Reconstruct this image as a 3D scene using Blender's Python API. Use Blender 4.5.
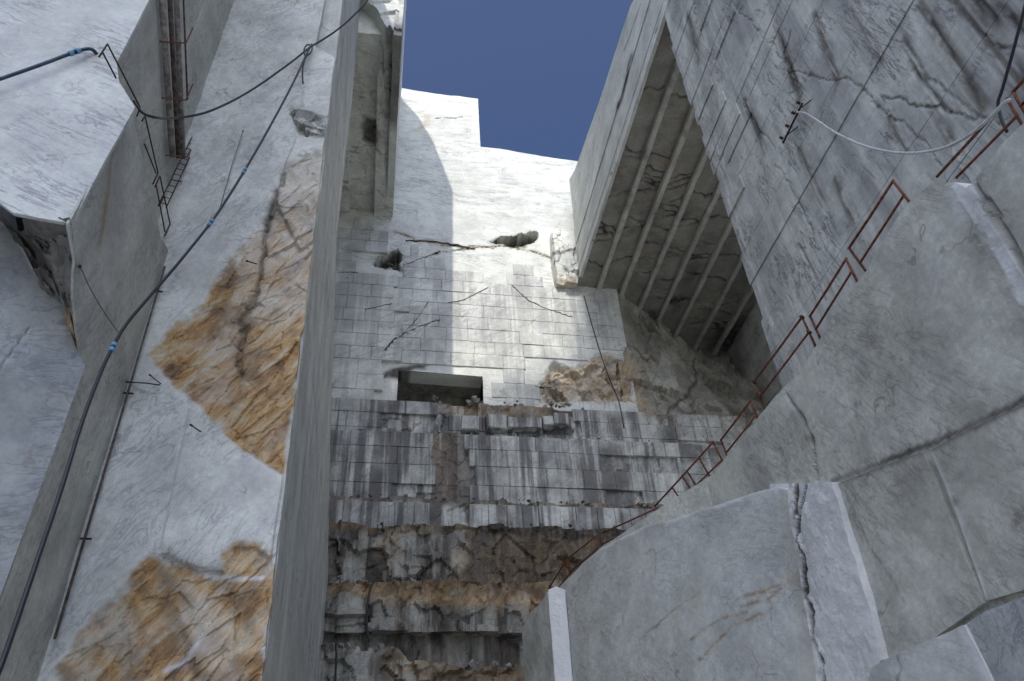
import bpy, math, random
import numpy as np
from mathutils import Matrix, Vector

for o in list(bpy.data.objects): bpy.data.objects.remove(o)
SC = bpy.context.scene
COL = SC.collection
rng = random.Random(7)
nrg = np.random.RandomState(11)

# ------------------------------------------------------------------ camera
FPX, CX, CY = 779.0, 512.0, 340.5
_V = np.array([452 - CX, -629 - CY, FPX]); _V /= np.linalg.norm(_V)
_D = np.array([355 - CX, 976 - CY, FPX]); _D -= _V * _D.dot(_V); _D /= np.linalg.norm(_D)
_X = np.cross(_D, _V)
cam = bpy.data.cameras.new('camera'); camo = bpy.data.objects.new('camera', cam); COL.objects.link(camo)
cam.sensor_width = 36.0; cam.lens = FPX / 1024 * 36.0; cam.clip_start = 0.1; cam.clip_end = 6000
R = np.array([_X, _D, _V])            # rows: world axes in camera (x right, y down, z forward)
camo.matrix_world = Matrix(((R[0, 0], -R[0, 1], -R[0, 2], 0), (R[1, 0], -R[1, 1], -R[1, 2], 0),
                            (R[2, 0], -R[2, 1], -R[2, 2], 0), (0, 0, 0, 1)))
SC.camera = camo
GROUND = -1.6                          # the camera (eye height) is the origin

# ------------------------------------------------------------------ light
SUN = Vector((-0.295, -1.0, 1.04)).normalized()     # towards the sun
world = bpy.data.worlds.new('World'); SC.world = world; world.use_nodes = True
wn = world.node_tree.nodes; wl = world.node_tree.links
bg = wn['Background']; sky = wn.new('ShaderNodeTexSky'); sky.sky_type = 'NISHITA'; sky.sun_disc = False
sky.sun_elevation = math.asin(SUN.z); sky.sun_rotation = math.atan2(SUN.x, SUN.y)
sky.altitude = 300; sky.air_density = 0.5; sky.dust_density = 6.5; sky.ozone_density = 9.0
bg.inputs['Strength'].default_value = 0.15
wl.new(sky.outputs[0], bg.inputs['Color'])
sl = bpy.data.lights.new('sun', 'SUN'); slo = bpy.data.objects.new('sun', sl); COL.objects.link(slo)
sl.energy = 2.3; sl.angle = math.radians(0.6); sl.color = (1.0, 0.95, 0.88)
slo.rotation_euler = SUN.to_track_quat('Z', 'Y').to_euler(); slo.location = (-20, -60, 120)
SC.view_settings.view_transform = 'Standard'; SC.view_settings.look = 'None'
SC.view_settings.gamma = 1.0; SC.view_settings.exposure = 0.45
SC.render.resolution_x = 1024; SC.render.resolution_y = 681

# ------------------------------------------------------------------ pixels to places
def ray(px, py):
    d = np.array([px - CX, py - CY, FPX]); d /= np.linalg.norm(d)
    return R @ d
class Plane:
    """P0 + U*u + V*v, N points to the open side"""
    def __init__(s, P0, U, V, N):
        s.P0, s.U, s.V, s.N = [np.array(a, float) for a in (P0, U, V, N)]
        s.U /= np.linalg.norm(s.U); s.V /= np.linalg.norm(s.V); s.N /= np.linalg.norm(s.N)
    def hit(s, px, py):
        r = ray(px, py); return r * (s.P0.dot(s.N) / r.dot(s.N))
    def uv(s, px, py):
        p = s.hit(px, py) - s.P0; return (p.dot(s.U), p.dot(s.V))
    def poly(s, pts): return [s.uv(*p) for p in pts]
    def at(s, u, v, n=0): return s.P0 + s.U * u + s.V * v + s.N * n
def onx(p, x): r = ray(*p); return r * (x / r[0])
def ony(p, y): r = ray(*p); return r * (y / r[1])
def onz(p, z): r = ray(*p); return r * (z / r[2])

# ------------------------------------------------------------------ noise
def _h(i, j, k):
    n = (i.astype(np.int64) * 374761393 + j.astype(np.int64) * 668265263 + k * 974711) & 0xffffffff
    n = ((n ^ (n >> 13)) * 1274126177) & 0xffffffff
    n = n ^ (n >> 16)
    return (n & 0xffff) / 65535.0
def vn(x, y, k=0):
    i, j = np.floor(x), np.floor(y); a, b = x - i, y - j
    a = a * a * (3 - 2 * a); b = b * b * (3 - 2 * b)
    return ((_h(i, j, k) * (1 - a) + _h(i + 1, j, k) * a) * (1 - b) + (_h(i, j + 1, k) * (1 - a) + _h(i + 1, j + 1, k) * a) * b) * 2 - 1
def fbm(x, y, k=0, oct=4, g=0.5):
    s = 0; a = 1.0; t = 0
    for o in range(oct):
        s = s + a * vn(x * 2 ** o + o * 17.3, y * 2 ** o - o * 9.1, k + o); t += a; a *= g
    return s / t
def facets(x, y, k=0, tilt=0.6):
    """broken rock: cells, each a tilted plane at its own height"""
    i0, j0 = np.floor(x), np.floor(y); best = np.full(x.shape, 9e9); val = np.zeros(x.shape)
    for di in (-1, 0, 1):
        for dj in (-1, 0, 1):
            i, j = i0 + di, j0 + dj
            cx_, cy_ = i + _h(i, j, k), j + _h(i, j, k + 1)
            d = (x - cx_) ** 2 + (y - cy_) ** 2; m = d < best
            v = (_h(i, j, k + 2) - .5) * 2 + tilt * ((x - cx_) * (_h(i, j, k + 3) - .5) * 4 + (y - cy_) * (_h(i, j, k + 4) - .5) * 4)
            val = np.where(m, v, val); best = np.where(m, d, best)
    return val
def segdist(x, y, pts, closed=False):
    best = np.full(x.shape, 9e9); P = list(pts) + ([pts[0]] if closed else [])
    for (ax, ay), (bx, by) in zip(P[:-1], P[1:]):
        dx, dy = bx - ax, by - ay; L = dx * dx + dy * dy + 1e-12
        t = np.clip(((x - ax) * dx + (y - ay) * dy) / L, 0, 1)
        best = np.minimum(best, (x - ax - t * dx) ** 2 + (y - ay - t * dy) ** 2)
    return np.sqrt(best)
def inpoly(x, y, pts):
    r = np.zeros(x.shape, bool); n = len(pts)
    for a in range(n):
        x1, y1 = pts[a]; x2, y2 = pts[(a + 1) % n]
        if y1 == y2: continue
        c = ((y1 > y) != (y2 > y)) & (x < (x2 - x1) * (y - y1) / (y2 - y1) + x1)
        r ^= c
    return r
def pmask(x, y, pts, soft=.1, wob=0.0, ws=1.0, k=0):
    if wob:
        x = x + wob * fbm(x * ws, y * ws, k, 4); y = y + wob * fbm(x * ws + 40, y * ws, k + 5, 4)
    d = segdist(x, y, pts, True); d = np.where(inpoly(x, y, pts), d, -d)
    t = np.clip(d / soft * .5 + .5, 0, 1); return t * t * (3 - 2 * t)
def lmask(x, y, pts, w, wob=0.0, ws=1.0, k=0):
    if wob:
        x = x + wob * fbm(x * ws, y * ws, k, 4); y = y + wob * fbm(x * ws + 40, y * ws, k + 5, 4)
    return np.exp(-(segdist(x, y, pts) / w) ** 2)

# ------------------------------------------------------------------ materials
def marble(name, base=(.62, .62, .6), vein=(.3, .31, .33), along=(1, 0, -.4), slong=.12, sacr=.7, thin=.5, band=.35, bandcol=None,
           streak=0.0, streakcol=(.09, .085, .08), streakx=1.3, mottle=.2, warm=0.0, bump=.4, rough=.62, wmap=(.42, .6), att=True, bl=(.48, .68), objvar=0.0, crack=.35, crs=.55):
    m = bpy.data.materials.new(name); m.use_nodes = True; nt = m.node_tree; N = nt.nodes; L = nt.links
    bs = N['Principled BSDF']; bs.inputs['Roughness'].default_value = rough
    bs.inputs['Specular IOR Level'].default_value = .3
    base = (base[0] * 1.0, base[1] * 1.03, base[2] * .95)
    def nd(t, **k):
        n = N.new(t)
        for a, b in k.items(): setattr(n, a, b)
        return n
    def mix(f, a, b, mode='MIX'):
        n = nd('ShaderNodeMix', data_type='RGBA', blend_type=mode)
        for s, v in ((n.inputs[0], f), (n.inputs[6], a), (n.inputs[7], b)):
            if hasattr(v, 'is_output'): L.new(v, s)
            else: s.default_value = v if isinstance(v, (int, float)) else (*v[:3], 1)
        return n.outputs[2]
    def mth(op, a, b=None, clamp=False):
        n = nd('ShaderNodeMath', operation=op, use_clamp=clamp)
        for s, v in zip(n.inputs, (a, b)):
            if v is None: continue
            if hasattr(v, 'is_output'): L.new(v, s)
            else: s.default_value = v
        return n.outputs[0]
    def noise(vec, scale, det=6, ro=.6, dist=0.0):
        n = nd('ShaderNodeTexNoise'); L.new(vec, n.inputs['Vector'])
        n.inputs['Scale'].default_value = scale; n.inputs['Detail'].default_value = det
        n.inputs['Roughness'].default_value = ro; n.inputs['Distortion'].default_value = dist
        return n.outputs[0]
    def rng_(v, a, b, c=0., d=1., smooth=True):
        n = nd('ShaderNodeMapRange', interpolation_type='SMOOTHSTEP' if smooth else 'LINEAR'); L.new(v, n.inputs[0])
        for q, s in zip((a, b, c, d), (1, 2, 3, 4)): n.inputs[s].default_value = q
        return n.outputs[0]
    def axes(e1, s1, s2, s3=None, off=0):
        e1 = Vector(e1).normalized(); e2 = e1.orthogonal().normalized(); e3 = e1.cross(e2)
        c = nd('ShaderNodeCombineXYZ')
        for i, (e, s) in enumerate(((e1, s1), (e2, s2), (e3, s3 or s2))):
            d = nd('ShaderNodeVectorMath', operation='DOT_PRODUCT'); L.new(pos, d.inputs[0]); d.inputs[1].default_value = e * s
            L.new(mth('ADD', d.outputs['Value'], off * (i + 1)), c.inputs[i])
        return c.outputs[0]
    geo = nd('ShaderNodeNewGeometry'); pos = geo.outputs['Position']
    vv = axes(along, slong, sacr)
    n1 = noise(vv, 1.6, 6, .62, .7)
    t1 = rng_(mth('ABSOLUTE', mth('SUBTRACT', n1, .5)), 0, .034, 1, 0)
    n2 = noise(axes(along, slong * 1.7, sacr * 1.9, off=9), 1.9, 4, .6, .9)
    t2 = rng_(mth('ABSOLUTE', mth('SUBTRACT', n2, .47)), 0, .02, 1, 0)
    msk = rng_(noise(pos, .35, 3), wmap[0], wmap[1])
    tv = mth('MULTIPLY', mth('MAXIMUM', t1, mth('MULTIPLY', t2, .7)), mth('MULTIPLY', msk, thin), True)
    bd = mth('MULTIPLY', rng_(noise(axes(along, slong * .8, sacr * .55, off=4), 1.0, 5, .58, .6), bl[0], bl[1]), band)
    c = mix(bd, base, bandcol or vein)
    c = mix(tv, c, vein)
    if crack:
        wv = nd('ShaderNodeVectorMath', operation='MULTIPLY_ADD'); wn_ = nd('ShaderNodeTexNoise'); L.new(pos, wn_.inputs['Vector']); wn_.inputs['Scale'].default_value = 1.1; wn_.inputs['Detail'].default_value = 3
        L.new(wn_.outputs[1], wv.inputs[0]); wv.inputs[1].default_value = (1.6, 1.6, 1.6); L.new(axes(along, .6, 1.0), wv.inputs[2])
        vo = nd('ShaderNodeTexVoronoi', feature='DISTANCE_TO_EDGE'); L.new(wv.outputs[0], vo.inputs['Vector']); vo.inputs['Scale'].default_value = crs
        cm = rng_(noise(pos, .5, 2), .5, .62)
        c = mix(mth('MULTIPLY', mth('MULTIPLY', rng_(vo.outputs['Distance'], .004, .022, 1, 0), cm), crack), c, (.2, .17, .13))
    # slow tone changes and small specks
    mo = rng_(noise(pos, .45, 5, .65), .3, .7, 1 - mottle, 1 + mottle * .35)
    fi = rng_(noise(pos, 5.5, 3, .7), .3, .75, 1 - mottle * .5, 1.03)
    mm = mth('MULTIPLY', mo, fi)
    if objvar:
        oi = nd('ShaderNodeObjectInfo'); mm = mth('MULTIPLY', mm, rng_(oi.outputs['Random'], 0, 1, 1 - objvar, 1 + objvar * .4, False))
    cc = nd('ShaderNodeCombineXYZ'); [L.new(mm, cc.inputs[i]) for i in range(3)]
    c = mix(1.0, c, cc.outputs[0], 'MULTIPLY')
    if warm: c = mix(mth('MULTIPLY', rng_(noise(axes((0, 0, 1), .12, .5, off=3), 1.1, 6, .65), .5, .74), warm), c, (.37, .27, .16))
    if streak:
        st = noise(axes((0, 0, 1), .05, streakx, off=2), 1.0, 7, .62)
        br = rng_(noise(pos, .22, 4), .3, .52)
        c = mix(mth('MULTIPLY', mth('MULTIPLY', rng_(st, .44, .56), br), streak), c, streakcol)
        st2 = noise(axes((0, 0, 1), .09, streakx * 3.1, off=7), 1.0, 5, .6)
        c = mix(mth('MULTIPLY', rng_(st2, .52, .7), streak * .6), c, tuple(v * 1.9 for v in streakcol))
    # golden and brown weathering, darker tone by mask: stains, cracks, holes, cavern corner
    if att:
        ag = nd('ShaderNodeAttribute', attribute_name='gold').outputs['Fac']
        ad = nd('ShaderNodeAttribute', attribute_name='dark').outputs['Fac']
        aw = nd('ShaderNodeAttribute', attribute_name='fresh').outputs['Fac']
        gdir = axes((.55, 0, .8), .45, 1.5, off=6)
        gr = nd('ShaderNodeValToRGB'); L.new(noise(gdir, 1.5, 7, .74, .5), gr.inputs[0]); e = gr.color_ramp.elements
        e[0].position = .3; e[0].color = (.06, .04, .022, 1); e[1].position = .76; e[1].color = (.62, .57, .47, 1)
        for p_, cl in ((.38, (.15, .09, .04)), (.44, (.36, .185, .055)), (.5, (.46, .295, .11)), (.57, (.51, .4, .24)), (.66, (.6, .55, .45))):
            x = e.new(p_); x.color = (*cl, 1)
        gtone = noise(pos, .5, 5, .6)
        gcol = mix(rng_(gtone, .5, .66), gr.outputs[0], mix(.5, gr.outputs[0], (.56, .49, .39)))
        gcol = mix(rng_(noise(pos, .8, 4, .6), .49, .66, 0, .75), gcol, (.17, .095, .04))
        c = mix(ag, c, gcol)
        c = mix(aw, c, (.74, .74, .72))
        dn = noise(axes((0, 0, 1), .6, 2.2, off=11), 1.3, 5, .7)
        dr = nd('ShaderNodeValToRGB'); L.new(dn, dr.inputs[0]); e = dr.color_ramp.elements
        e[0].position = .35; e[0].color = (.022, .02, .017, 1); e[1].position = .72; e[1].color = (.2, .17, .13, 1)
        x = e.new(.52); x.color = (.07, .058, .042, 1)
        c = mix(ad, c, dr.outputs[0])
    L.new(c, bs.inputs['Base Color'])
    b1 = nd('ShaderNodeBump'); b1.inputs['Strength'].default_value = bump; b1.inputs['Distance'].default_value = .05
    L.new(noise(pos, 3.6, 5, .7), b1.inputs['Height'])
    L.new(b1.outputs[0], bs.inputs['Normal'])
    return m
def plain(name, col, rough=.6, metal=0.0, var=.3, scale=12, col2=None, bump=.2):
    m = bpy.data.materials.new(name); m.use_nodes = True; nt = m.node_tree; N = nt.nodes; L = nt.links
    bs = N['Principled BSDF']; bs.inputs['Roughness'].default_value = rough; bs.inputs['Metallic'].default_value = metal
    g = N.new('ShaderNodeNewGeometry'); n = N.new('ShaderNodeTexNoise'); L.new(g.outputs['Position'], n.inputs['Vector'])
    n.inputs['Scale'].default_value = scale; n.inputs['Detail'].default_value = 6
    r = N.new('ShaderNodeValToRGB'); L.new(n.outputs[0], r.inputs[0]); e = r.color_ramp.elements
    e[0].position = .35; e[0].color = (*[c * (1 - var) for c in col], 1); e[1].position = .68; e[1].color = (*(col2 or [min(1, c * (1 + var)) for c in col]), 1)
    L.new(r.outputs[0], bs.inputs['Base Color'])
    b = N.new('ShaderNodeBump'); b.inputs['Strength'].default_value = bump; b.inputs['Distance'].default_value = .01
    L.new(n.outputs[0], b.inputs['Height']); L.new(b.outputs[0], bs.inputs['Normal'])
    return m
M_WHITE = marble('white_marble', (.64, .635, .615), (.27, .28, .3), (1, 0, -.5), .3, 1.7, .85, .45, (.52, .53, .55), mottle=.2, att=False, wmap=(.36, .6), crack=.3)
M_L2 = marble('pale_marble', (.71, .7, .67), (.36, .36, .37), (.6, 0, .9), .45, 1.5, .7, .35, (.52, .52, .52), mottle=.24, warm=.16, bump=.6, wmap=(.36, .6), crack=.45)
M_SIDE = marble('grey_green_marble', (.55, .535, .5), (.27, .27, .25), (0, .35, 1), .35, 1.5, .6, .4, (.38, .38, .35), streak=.14, streakcol=(.22, .2, .15), streakx=1.4, mottle=.3, warm=.08, crack=.5, wmap=(.38, .6))
M_BLUE = marble('blue_grey_marble', (.45, .455, .455), (.22, .23, .25), (1, .4, .55), .3, 1.3, .65, .5, (.33, .34, .36), mottle=.26, wmap=(.38, .6), crack=.35)
M_PILLAR = marble('sawn_grey_marble', (.62, .61, .58), (.34, .34, .33), (0, .15, 1), .1, 1.3, .55, .4, (.46, .455, .44), streak=.22, streakcol=(.25, .235, .2), streakx=1.1, mottle=.24, bump=.35, wmap=(.4, .6), crack=.5)
M_BACK = marble('bright_marble', (.81, .8, .77), (.38, .38, .38), (1, 0, -.12), .12, .8, .6, .35, (.55, .55, .55), mottle=.2, warm=.14, wmap=(.38, .6), crack=.4, crs=.35)
M_PANEL = marble('panel_marble', (.81, .8, .77), (.36, .36, .37), (1, 0, .6), .12, .6, .6, .35, (.5, .5, .51), streak=.4, streakcol=(.26, .26, .26), streakx=.9, mottle=.28, warm=.15, att=False, objvar=.05, crack=.5, crs=.3)
M_BENCH = marble('streaked_bench_marble', (.66, .655, .64), (.3, .3, .31), (1, 0, 1.2), .12, .6, .6, .6, (.26, .26, .265), streak=.78, streakcol=(.065, .06, .053), streakx=1.0, mottle=.4, warm=.3, bump=.8, objvar=.06, crack=.5, crs=.4)
M_ROUGH = marble('weathered_bench_rock', (.46, .445, .41), (.28, .27, .25), (1, 0, .3), .2, .6, .5, .5, (.22, .2, .18), streak=.95, streakcol=(.06, .052, .042), streakx=.8, mottle=.35, warm=.8, bump=.9, rough=.8)
M_RW = marble('banded_grey_marble', (.64, .635, .61), (.14, .143, .148), (0, .2, 1), .2, 1.3, .85, .5, (.3, .3, .305), streak=.35, streakcol=(.17, .172, .176), streakx=1.5, mottle=.26, warm=.06, wmap=(.4, .6), bl=(.47, .64), crack=.55)
M_RLIN = marble('lintel_marble', (.7, .695, .68), (.34, .34, .34), (0, 1, -.35), .08, .5, .5, .5, (.36, .36, .35), mottle=.18)
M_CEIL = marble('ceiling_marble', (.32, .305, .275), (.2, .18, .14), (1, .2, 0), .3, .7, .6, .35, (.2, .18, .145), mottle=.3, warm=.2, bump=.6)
M_LCEIL = marble('pale_ceiling_marble', (.78, .765, .72), (.3, .28, .25), (1, .2, 0), .3, .7, .5, .3, (.45, .43, .4), mottle=.25, warm=.1, bump=.5)
M_RIB = marble('rib_marble', (.55, .535, .5), (.3, .29, .27), (0, 1, 0), .2, 1, .3, .2, mottle=.25)
M_LEDGE = marble('mottled_grey_marble', (.57, .56, .515), (.27, .255, .22), (0, .6, 1), .4, 1.8, .6, .45, (.41, .4, .365), streak=.2, streakcol=(.34, .32, .27), mottle=.34, warm=.14, bump=.45, wmap=(.38, .6), crack=.55)
M_SLAB = marble('pale_slab_marble', (.78, .775, .75), (.46, .45, .42), (0, .5, 1), .4, 1.6, .6, .3, (.5, .49, .46), mottle=.3, warm=.14, bump=1.0, crack=.6)
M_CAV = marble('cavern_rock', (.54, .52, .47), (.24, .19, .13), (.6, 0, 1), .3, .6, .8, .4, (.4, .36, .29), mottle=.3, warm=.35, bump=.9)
M_GREY = marble('smooth_grey_marble', (.6, .595, .58), (.36, .36, .35), (0, 1, .5), .4, 1.5, .55, .35, (.52, .52, .52), mottle=.25, warm=.14, wmap=(.38, .6), crack=.5)
M_CRACK = plain('dark_fissure_rock', (.05, .04, .03), .9, var=.6, scale=2.5, col2=(.22, .17, .11))
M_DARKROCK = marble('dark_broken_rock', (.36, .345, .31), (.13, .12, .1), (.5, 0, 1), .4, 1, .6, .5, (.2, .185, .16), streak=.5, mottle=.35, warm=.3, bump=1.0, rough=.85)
M_GROUND = plain('quarry_floor_dust', (.66, .64, .6), .9, 0, .15, .4, (.7, .68, .64))
M_SUNBLOCK = plain('sun_blocker_rock', (.42, .41, .38), .9, 0, .3, .05)
M_RUST = plain('rusty_steel', (.11, .032, .018), .75, .2, .45, 9, (.24, .075, .035))
M_RUSTDARK = plain('dark_rusty_steel', (.045, .022, .016), .8, .2, .4, 9, (.1, .04, .025))
M_BLACK = plain('black_rubber', (.012, .014, .016), .45, 0, .3, 20)
M_BLUEHOSE = plain('blue_black_hose', (.018, .05, .085), .4, 0, .4, 6)
M_BLUEC = plain('blue_coupling', (.12, .32, .5), .4, 0, .2, 20)
M_WHITEHOSE = plain('pale_hose', (.5, .52, .5), .45, 0, .2, 8)
M_WOOD = plain('weathered_pipe', (.2, .18, .15), .75, 0, .4, 5, (.36, .34, .3))
M_PIPE2 = plain('dark_pipe', (.07, .055, .045), .7, 0, .5, 6, (.16, .12, .09))
M_GREYSTEEL = plain('grey_steel', (.2, .2, .2), .5, .6, .3, 15)

# ------------------------------------------------------------------ meshes
def link(name, me, mat=None, parent=None, loc=None):
    o = bpy.data.objects.new(name, me); COL.objects.link(o)
    if me is not None and mat is not None and not me.materials: me.materials.append(mat)
    if parent is not None: o.parent = parent
    if loc is not None: o.location = loc
    return o
def mesh_np(name, verts, quads, tris=None, smooth=False):
    me = bpy.data.meshes.new(name); verts = np.asarray(verts, np.float32)
    quads = np.asarray(quads, np.int32).reshape(-1, 4); nt = 0 if tris is None else len(tris)
    me.vertices.add(len(verts)); me.vertices.foreach_set('co', verts.ravel())
    loops = quads.ravel() if not nt else np.concatenate([quads.ravel(), np.asarray(tris, np.int32).ravel()])
    me.loops.add(len(loops)); me.loops.foreach_set('vertex_index', loops)
    tot = np.concatenate([np.full(len(quads), 4), np.full(nt, 3)]).astype(np.int32)
    st = np.concatenate([[0], np.cumsum(tot)[:-1]]).astype(np.int32)
    me.polygons.add(len(tot)); me.polygons.foreach_set('loop_start', st); me.polygons.foreach_set('loop_total', tot)
    me.polygons.foreach_set('use_smooth', np.full(len(tot), smooth))
    me.update(calc_edges=True); me.validate()
    return me
def slab(name, pl, poly, res, mat, disp=None, back=.6, attrs=None, parent=None, edge=0.0, k=0, holes=(), smooth=False):
    """a rock face: the polygon (u,v) on a plane as a fine relief, with real sides going back into the rock"""
    us = [p[0] for p in poly]; vs = [p[1] for p in poly]
    ru, rv = (res, res) if not isinstance(res, tuple) else res
    nu = max(2, int(round((max(us) - min(us)) / ru))) + 1; nv = max(2, int(round((max(vs) - min(vs)) / rv))) + 1
    U, V = np.meshgrid(np.linspace(min(us), max(us), nu), np.linspace(min(vs), max(vs), nv), indexing='ij')
    cu = (U[:-1, :-1] + U[1:, 1:]) / 2; cv = (V[:-1, :-1] + V[1:, 1:]) / 2
    if edge:
        keep = inpoly(cu + edge * fbm(cu * .9, cv * .9, k + 50), cv + edge * fbm(cu * .9 + 31, cv * .9, k + 51), poly)
    else: keep = inpoly(cu, cv, poly)
    for h in holes: keep &= ~inpoly(cu, cv, h)
    idx = np.arange(nu * nv).reshape(nu, nv)
    a, b, c, d = idx[:-1, :-1][keep], idx[1:, :-1][keep], idx[1:, 1:][keep], idx[:-1, 1:][keep]
    flip = np.cross(pl.U, pl.V).dot(pl.N) < 0
    Q = np.stack([a, d, c, b] if flip else [a, b, c, d], 1)
    used = np.unique(Q); remap = np.full(nu * nv, -1); remap[used] = np.arange(len(used)); Q = remap[Q]
    u = U.ravel()[used]; v = V.ravel()[used]
    E = np.concatenate([Q[:, [0, 1]], Q[:, [1, 2]], Q[:, [2, 3]], Q[:, [3, 0]]])
    key = np.sort(E, 1); kk = key[:, 0].astype(np.int64) * len(used) + key[:, 1]
    _, inv, cnt = np.unique(kk, return_inverse=True, return_counts=True); B = E[cnt[inv] == 1]
    bv = np.unique(B)
    if not edge:                                # pull the rim on to the outline
        for ring in [poly] + list(holes):
            n = len(ring); bu, bw = u[bv].copy(), v[bv].copy(); best = np.full(len(bv), 9e9); ou, ow = bu.copy(), bw.copy()
            for q in range(n):
                (ax, ay), (bx, by) = ring[q], ring[(q + 1) % n]; dx, dy = bx - ax, by - ay; LL = dx * dx + dy * dy + 1e-12
                t = np.clip(((bu - ax) * dx + (bw - ay) * dy) / LL, 0, 1); x_, y_ = ax + t * dx, ay + t * dy
                dd = (bu - x_) ** 2 + (bw - y_) ** 2; m = dd < best
                best = np.where(m, dd, best); ou = np.where(m, x_, ou); ow = np.where(m, y_, ow)
            m = best < (1.2 * max(ru, rv)) ** 2
            u[bv] = np.where(m, ou, bu); v[bv] = np.where(m, ow, bw)
    n_ = disp(u, v) if disp is not None else np.zeros_like(u)
    P = pl.P0 + u[:, None] * pl.U + v[:, None] * pl.V + n_[:, None] * pl.N
    if back:
        m2 = np.full(len(u), -1); m2[bv] = len(u) + np.arange(len(bv))
        PB = P[bv] - back * pl.N
        S = np.stack([B[:, 1], B[:, 0], m2[B[:, 0]], m2[B[:, 1]]], 1)
        P = np.concatenate([P, PB]); Q = np.concatenate([Q, S])
    me = mesh_np(name, P, Q, smooth=smooth)
    for an, fn in (attrs or {}).items():
        val = np.clip(fn(u, v), 0, 1) * np.ones(len(u))
        if back: val = np.concatenate([val, val[bv]])
        at = me.attributes.new(an, 'FLOAT', 'POINT'); at.data.foreach_set('value', val.astype(np.float32))
    return link(name, me, mat, parent)
def root(name, loc=(0, 0, 0)):
    o = bpy.data.objects.new(name, None); COL.objects.link(o); o.location = loc; o.empty_display_size = .5; return o
def structure(o, label=None):
    o['kind'] = 'structure'
    if label: o['label'] = label
    return o
def tag(o, label, cat, group=None):
    o['label'] = label; o['category'] = cat
    if group: o['group'] = group
    return o
def spline(pts, n=8):
    P = [np.array(p, float) for p in pts]; P = [2 * P[0] - P[1]] + P + [2 * P[-1] - P[-2]]; out = []
    for i in range(1, len(P) - 2):
        for t in np.linspace(0, 1, n, endpoint=False):
            a, b, c, d = P[i - 1:i + 3]
            out.append(.5 * (2 * b + (c - a) * t + (2 * a - 5 * b + 4 * c - d) * t * t + (3 * b - a - 3 * c + d) * t ** 3))
    out.append(P[-2]); return out
def tube_geo(pts, r, seg=8):
    P = np.array(pts, float); n = len(P); T = np.gradient(P, axis=0); T /= np.linalg.norm(T, axis=1)[:, None] + 1e-12
    up = np.array([0, 0, 1.0]) if abs(T[0][2]) < .9 else np.array([1.0, 0, 0])
    a = np.cross(T[0], up); a /= np.linalg.norm(a); V = []; Q = []
    rr = np.full(n, r) if np.isscalar(r) else np.array(r)
    for i in range(n):
        a = a - T[i] * a.dot(T[i]); a /= np.linalg.norm(a); b = np.cross(T[i], a)
        for s in range(seg):
            w = 2 * math.pi * s / seg; V.append(P[i] + rr[i] * (a * math.cos(w) + b * math.sin(w)))
    for i in range(n - 1):
        for s in range(seg):
            s2 = (s + 1) % seg; Q.append((i * seg + s, i * seg + s2, (i + 1) * seg + s2, (i + 1) * seg + s))
    Tr = []
    for base, rev in ((0, True), ((n - 1) * seg, False)):
        for s in range(1, seg - 1):
            t = (base, base + s, base + s + 1); Tr.append(t[::-1] if rev else t)
    return V, Q, Tr
def tube(name, pts, r, mat, parent=None, seg=8, smooth=True, origin=None):
    V, Q, T = tube_geo(pts, r, seg)
    o_ = np.zeros(3) if origin is None else np.array(origin)
    return link(name, mesh_np(name, np.array(V) - o_, Q, T, smooth), mat, parent)

# ================================================================== THE SETTING
Zv = (0, 0, 1)
# ---- quarry floor and an unseen peak, added to shade the quarry from the sun
def ground():
    n = 41; s = np.sign(np.linspace(-1, 1, n)) * np.abs(np.linspace(-1, 1, n)) ** 3 * 2500
    A, B = np.meshgrid(s, s, indexing='ij'); P = np.stack([A, B, np.full_like(A, GROUND)], -1).reshape(-1, 3)
    i = np.arange(n * n).reshape(n, n); Q = np.stack([i[:-1, :-1].ravel(), i[1:, :-1].ravel(), i[1:, 1:].ravel(), i[:-1, 1:].ravel()], 1)
    structure(link('ground', mesh_np('ground', P, Q), M_GROUND), 'pale dusty marble quarry floor')
ground()
PM = Plane((0, -150, 0), (1, 0, 0), Zv, (0, 1, 0))
blocker_outline = [(-82, GROUND), (-80, 150), (-72, 218), (-66, 232), (-60, 241), (-54.4, 243.5), (-50, 244), (-47.5, 245), (-45, 246.5), (-43.6, 248.5), (-42.6, 266), (-41.5, 270), (-38, 268), (-34, 254), (-29, 226), (-24, 190), (-20, 120), (-19, GROUND)]  # ridge shaped to set where sunlight ends on the back wall
structure(slab('sun_blocker_peak', PM, blocker_outline, 2.5, M_SUNBLOCK,
               lambda u, v: 3 * facets(u * .05, v * .05, 3) + 2 * fbm(u * .1, v * .1, 4), back=40), 'unseen rock peak added to keep the sun off the quarry')

# ---- LEFT: blocks and faces -------------------------------------------------
left = structure(root('quarry_wall_left', (-9, 14, GROUND)), 'tall sawn white marble faces stepping back on the left')
def child(o, par):
    o.parent = par; o.matrix_parent_inverse = Matrix.Translation(par.location).inverted(); return o
P4 = Plane((0, 14, 0), (1, 0, 0), Zv, (0, -1, 0))
def saw(u, v, amp=.01, f=3.0, k=0): return amp * fbm(u * f, v * f, k, 3) + .03 * fbm(u * .3, v * .3, k + 3, 3)
polyL4 = [(-22, 44), (-8.12, 44), (-8.38, 20.9), P4.uv(119, 82), P4.uv(135, 107), P4.uv(105, 160), P4.uv(72, 223), P4.uv(40, 218), P4.uv(13, 213), P4.uv(0, 203), P4.uv(-40, 190), P4.uv(-120, 176), P4.uv(-300, 150)]
polyL4[0] = (polyL4[-1][0], 44)
child(slab('marble_face', P4, polyL4, .08, M_WHITE, lambda u, v: saw(u, v), back=.1), left)
PL3b = Plane((-8.38, 14, 0), (0, 1, 0), Zv, (1, 0, 0))
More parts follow.
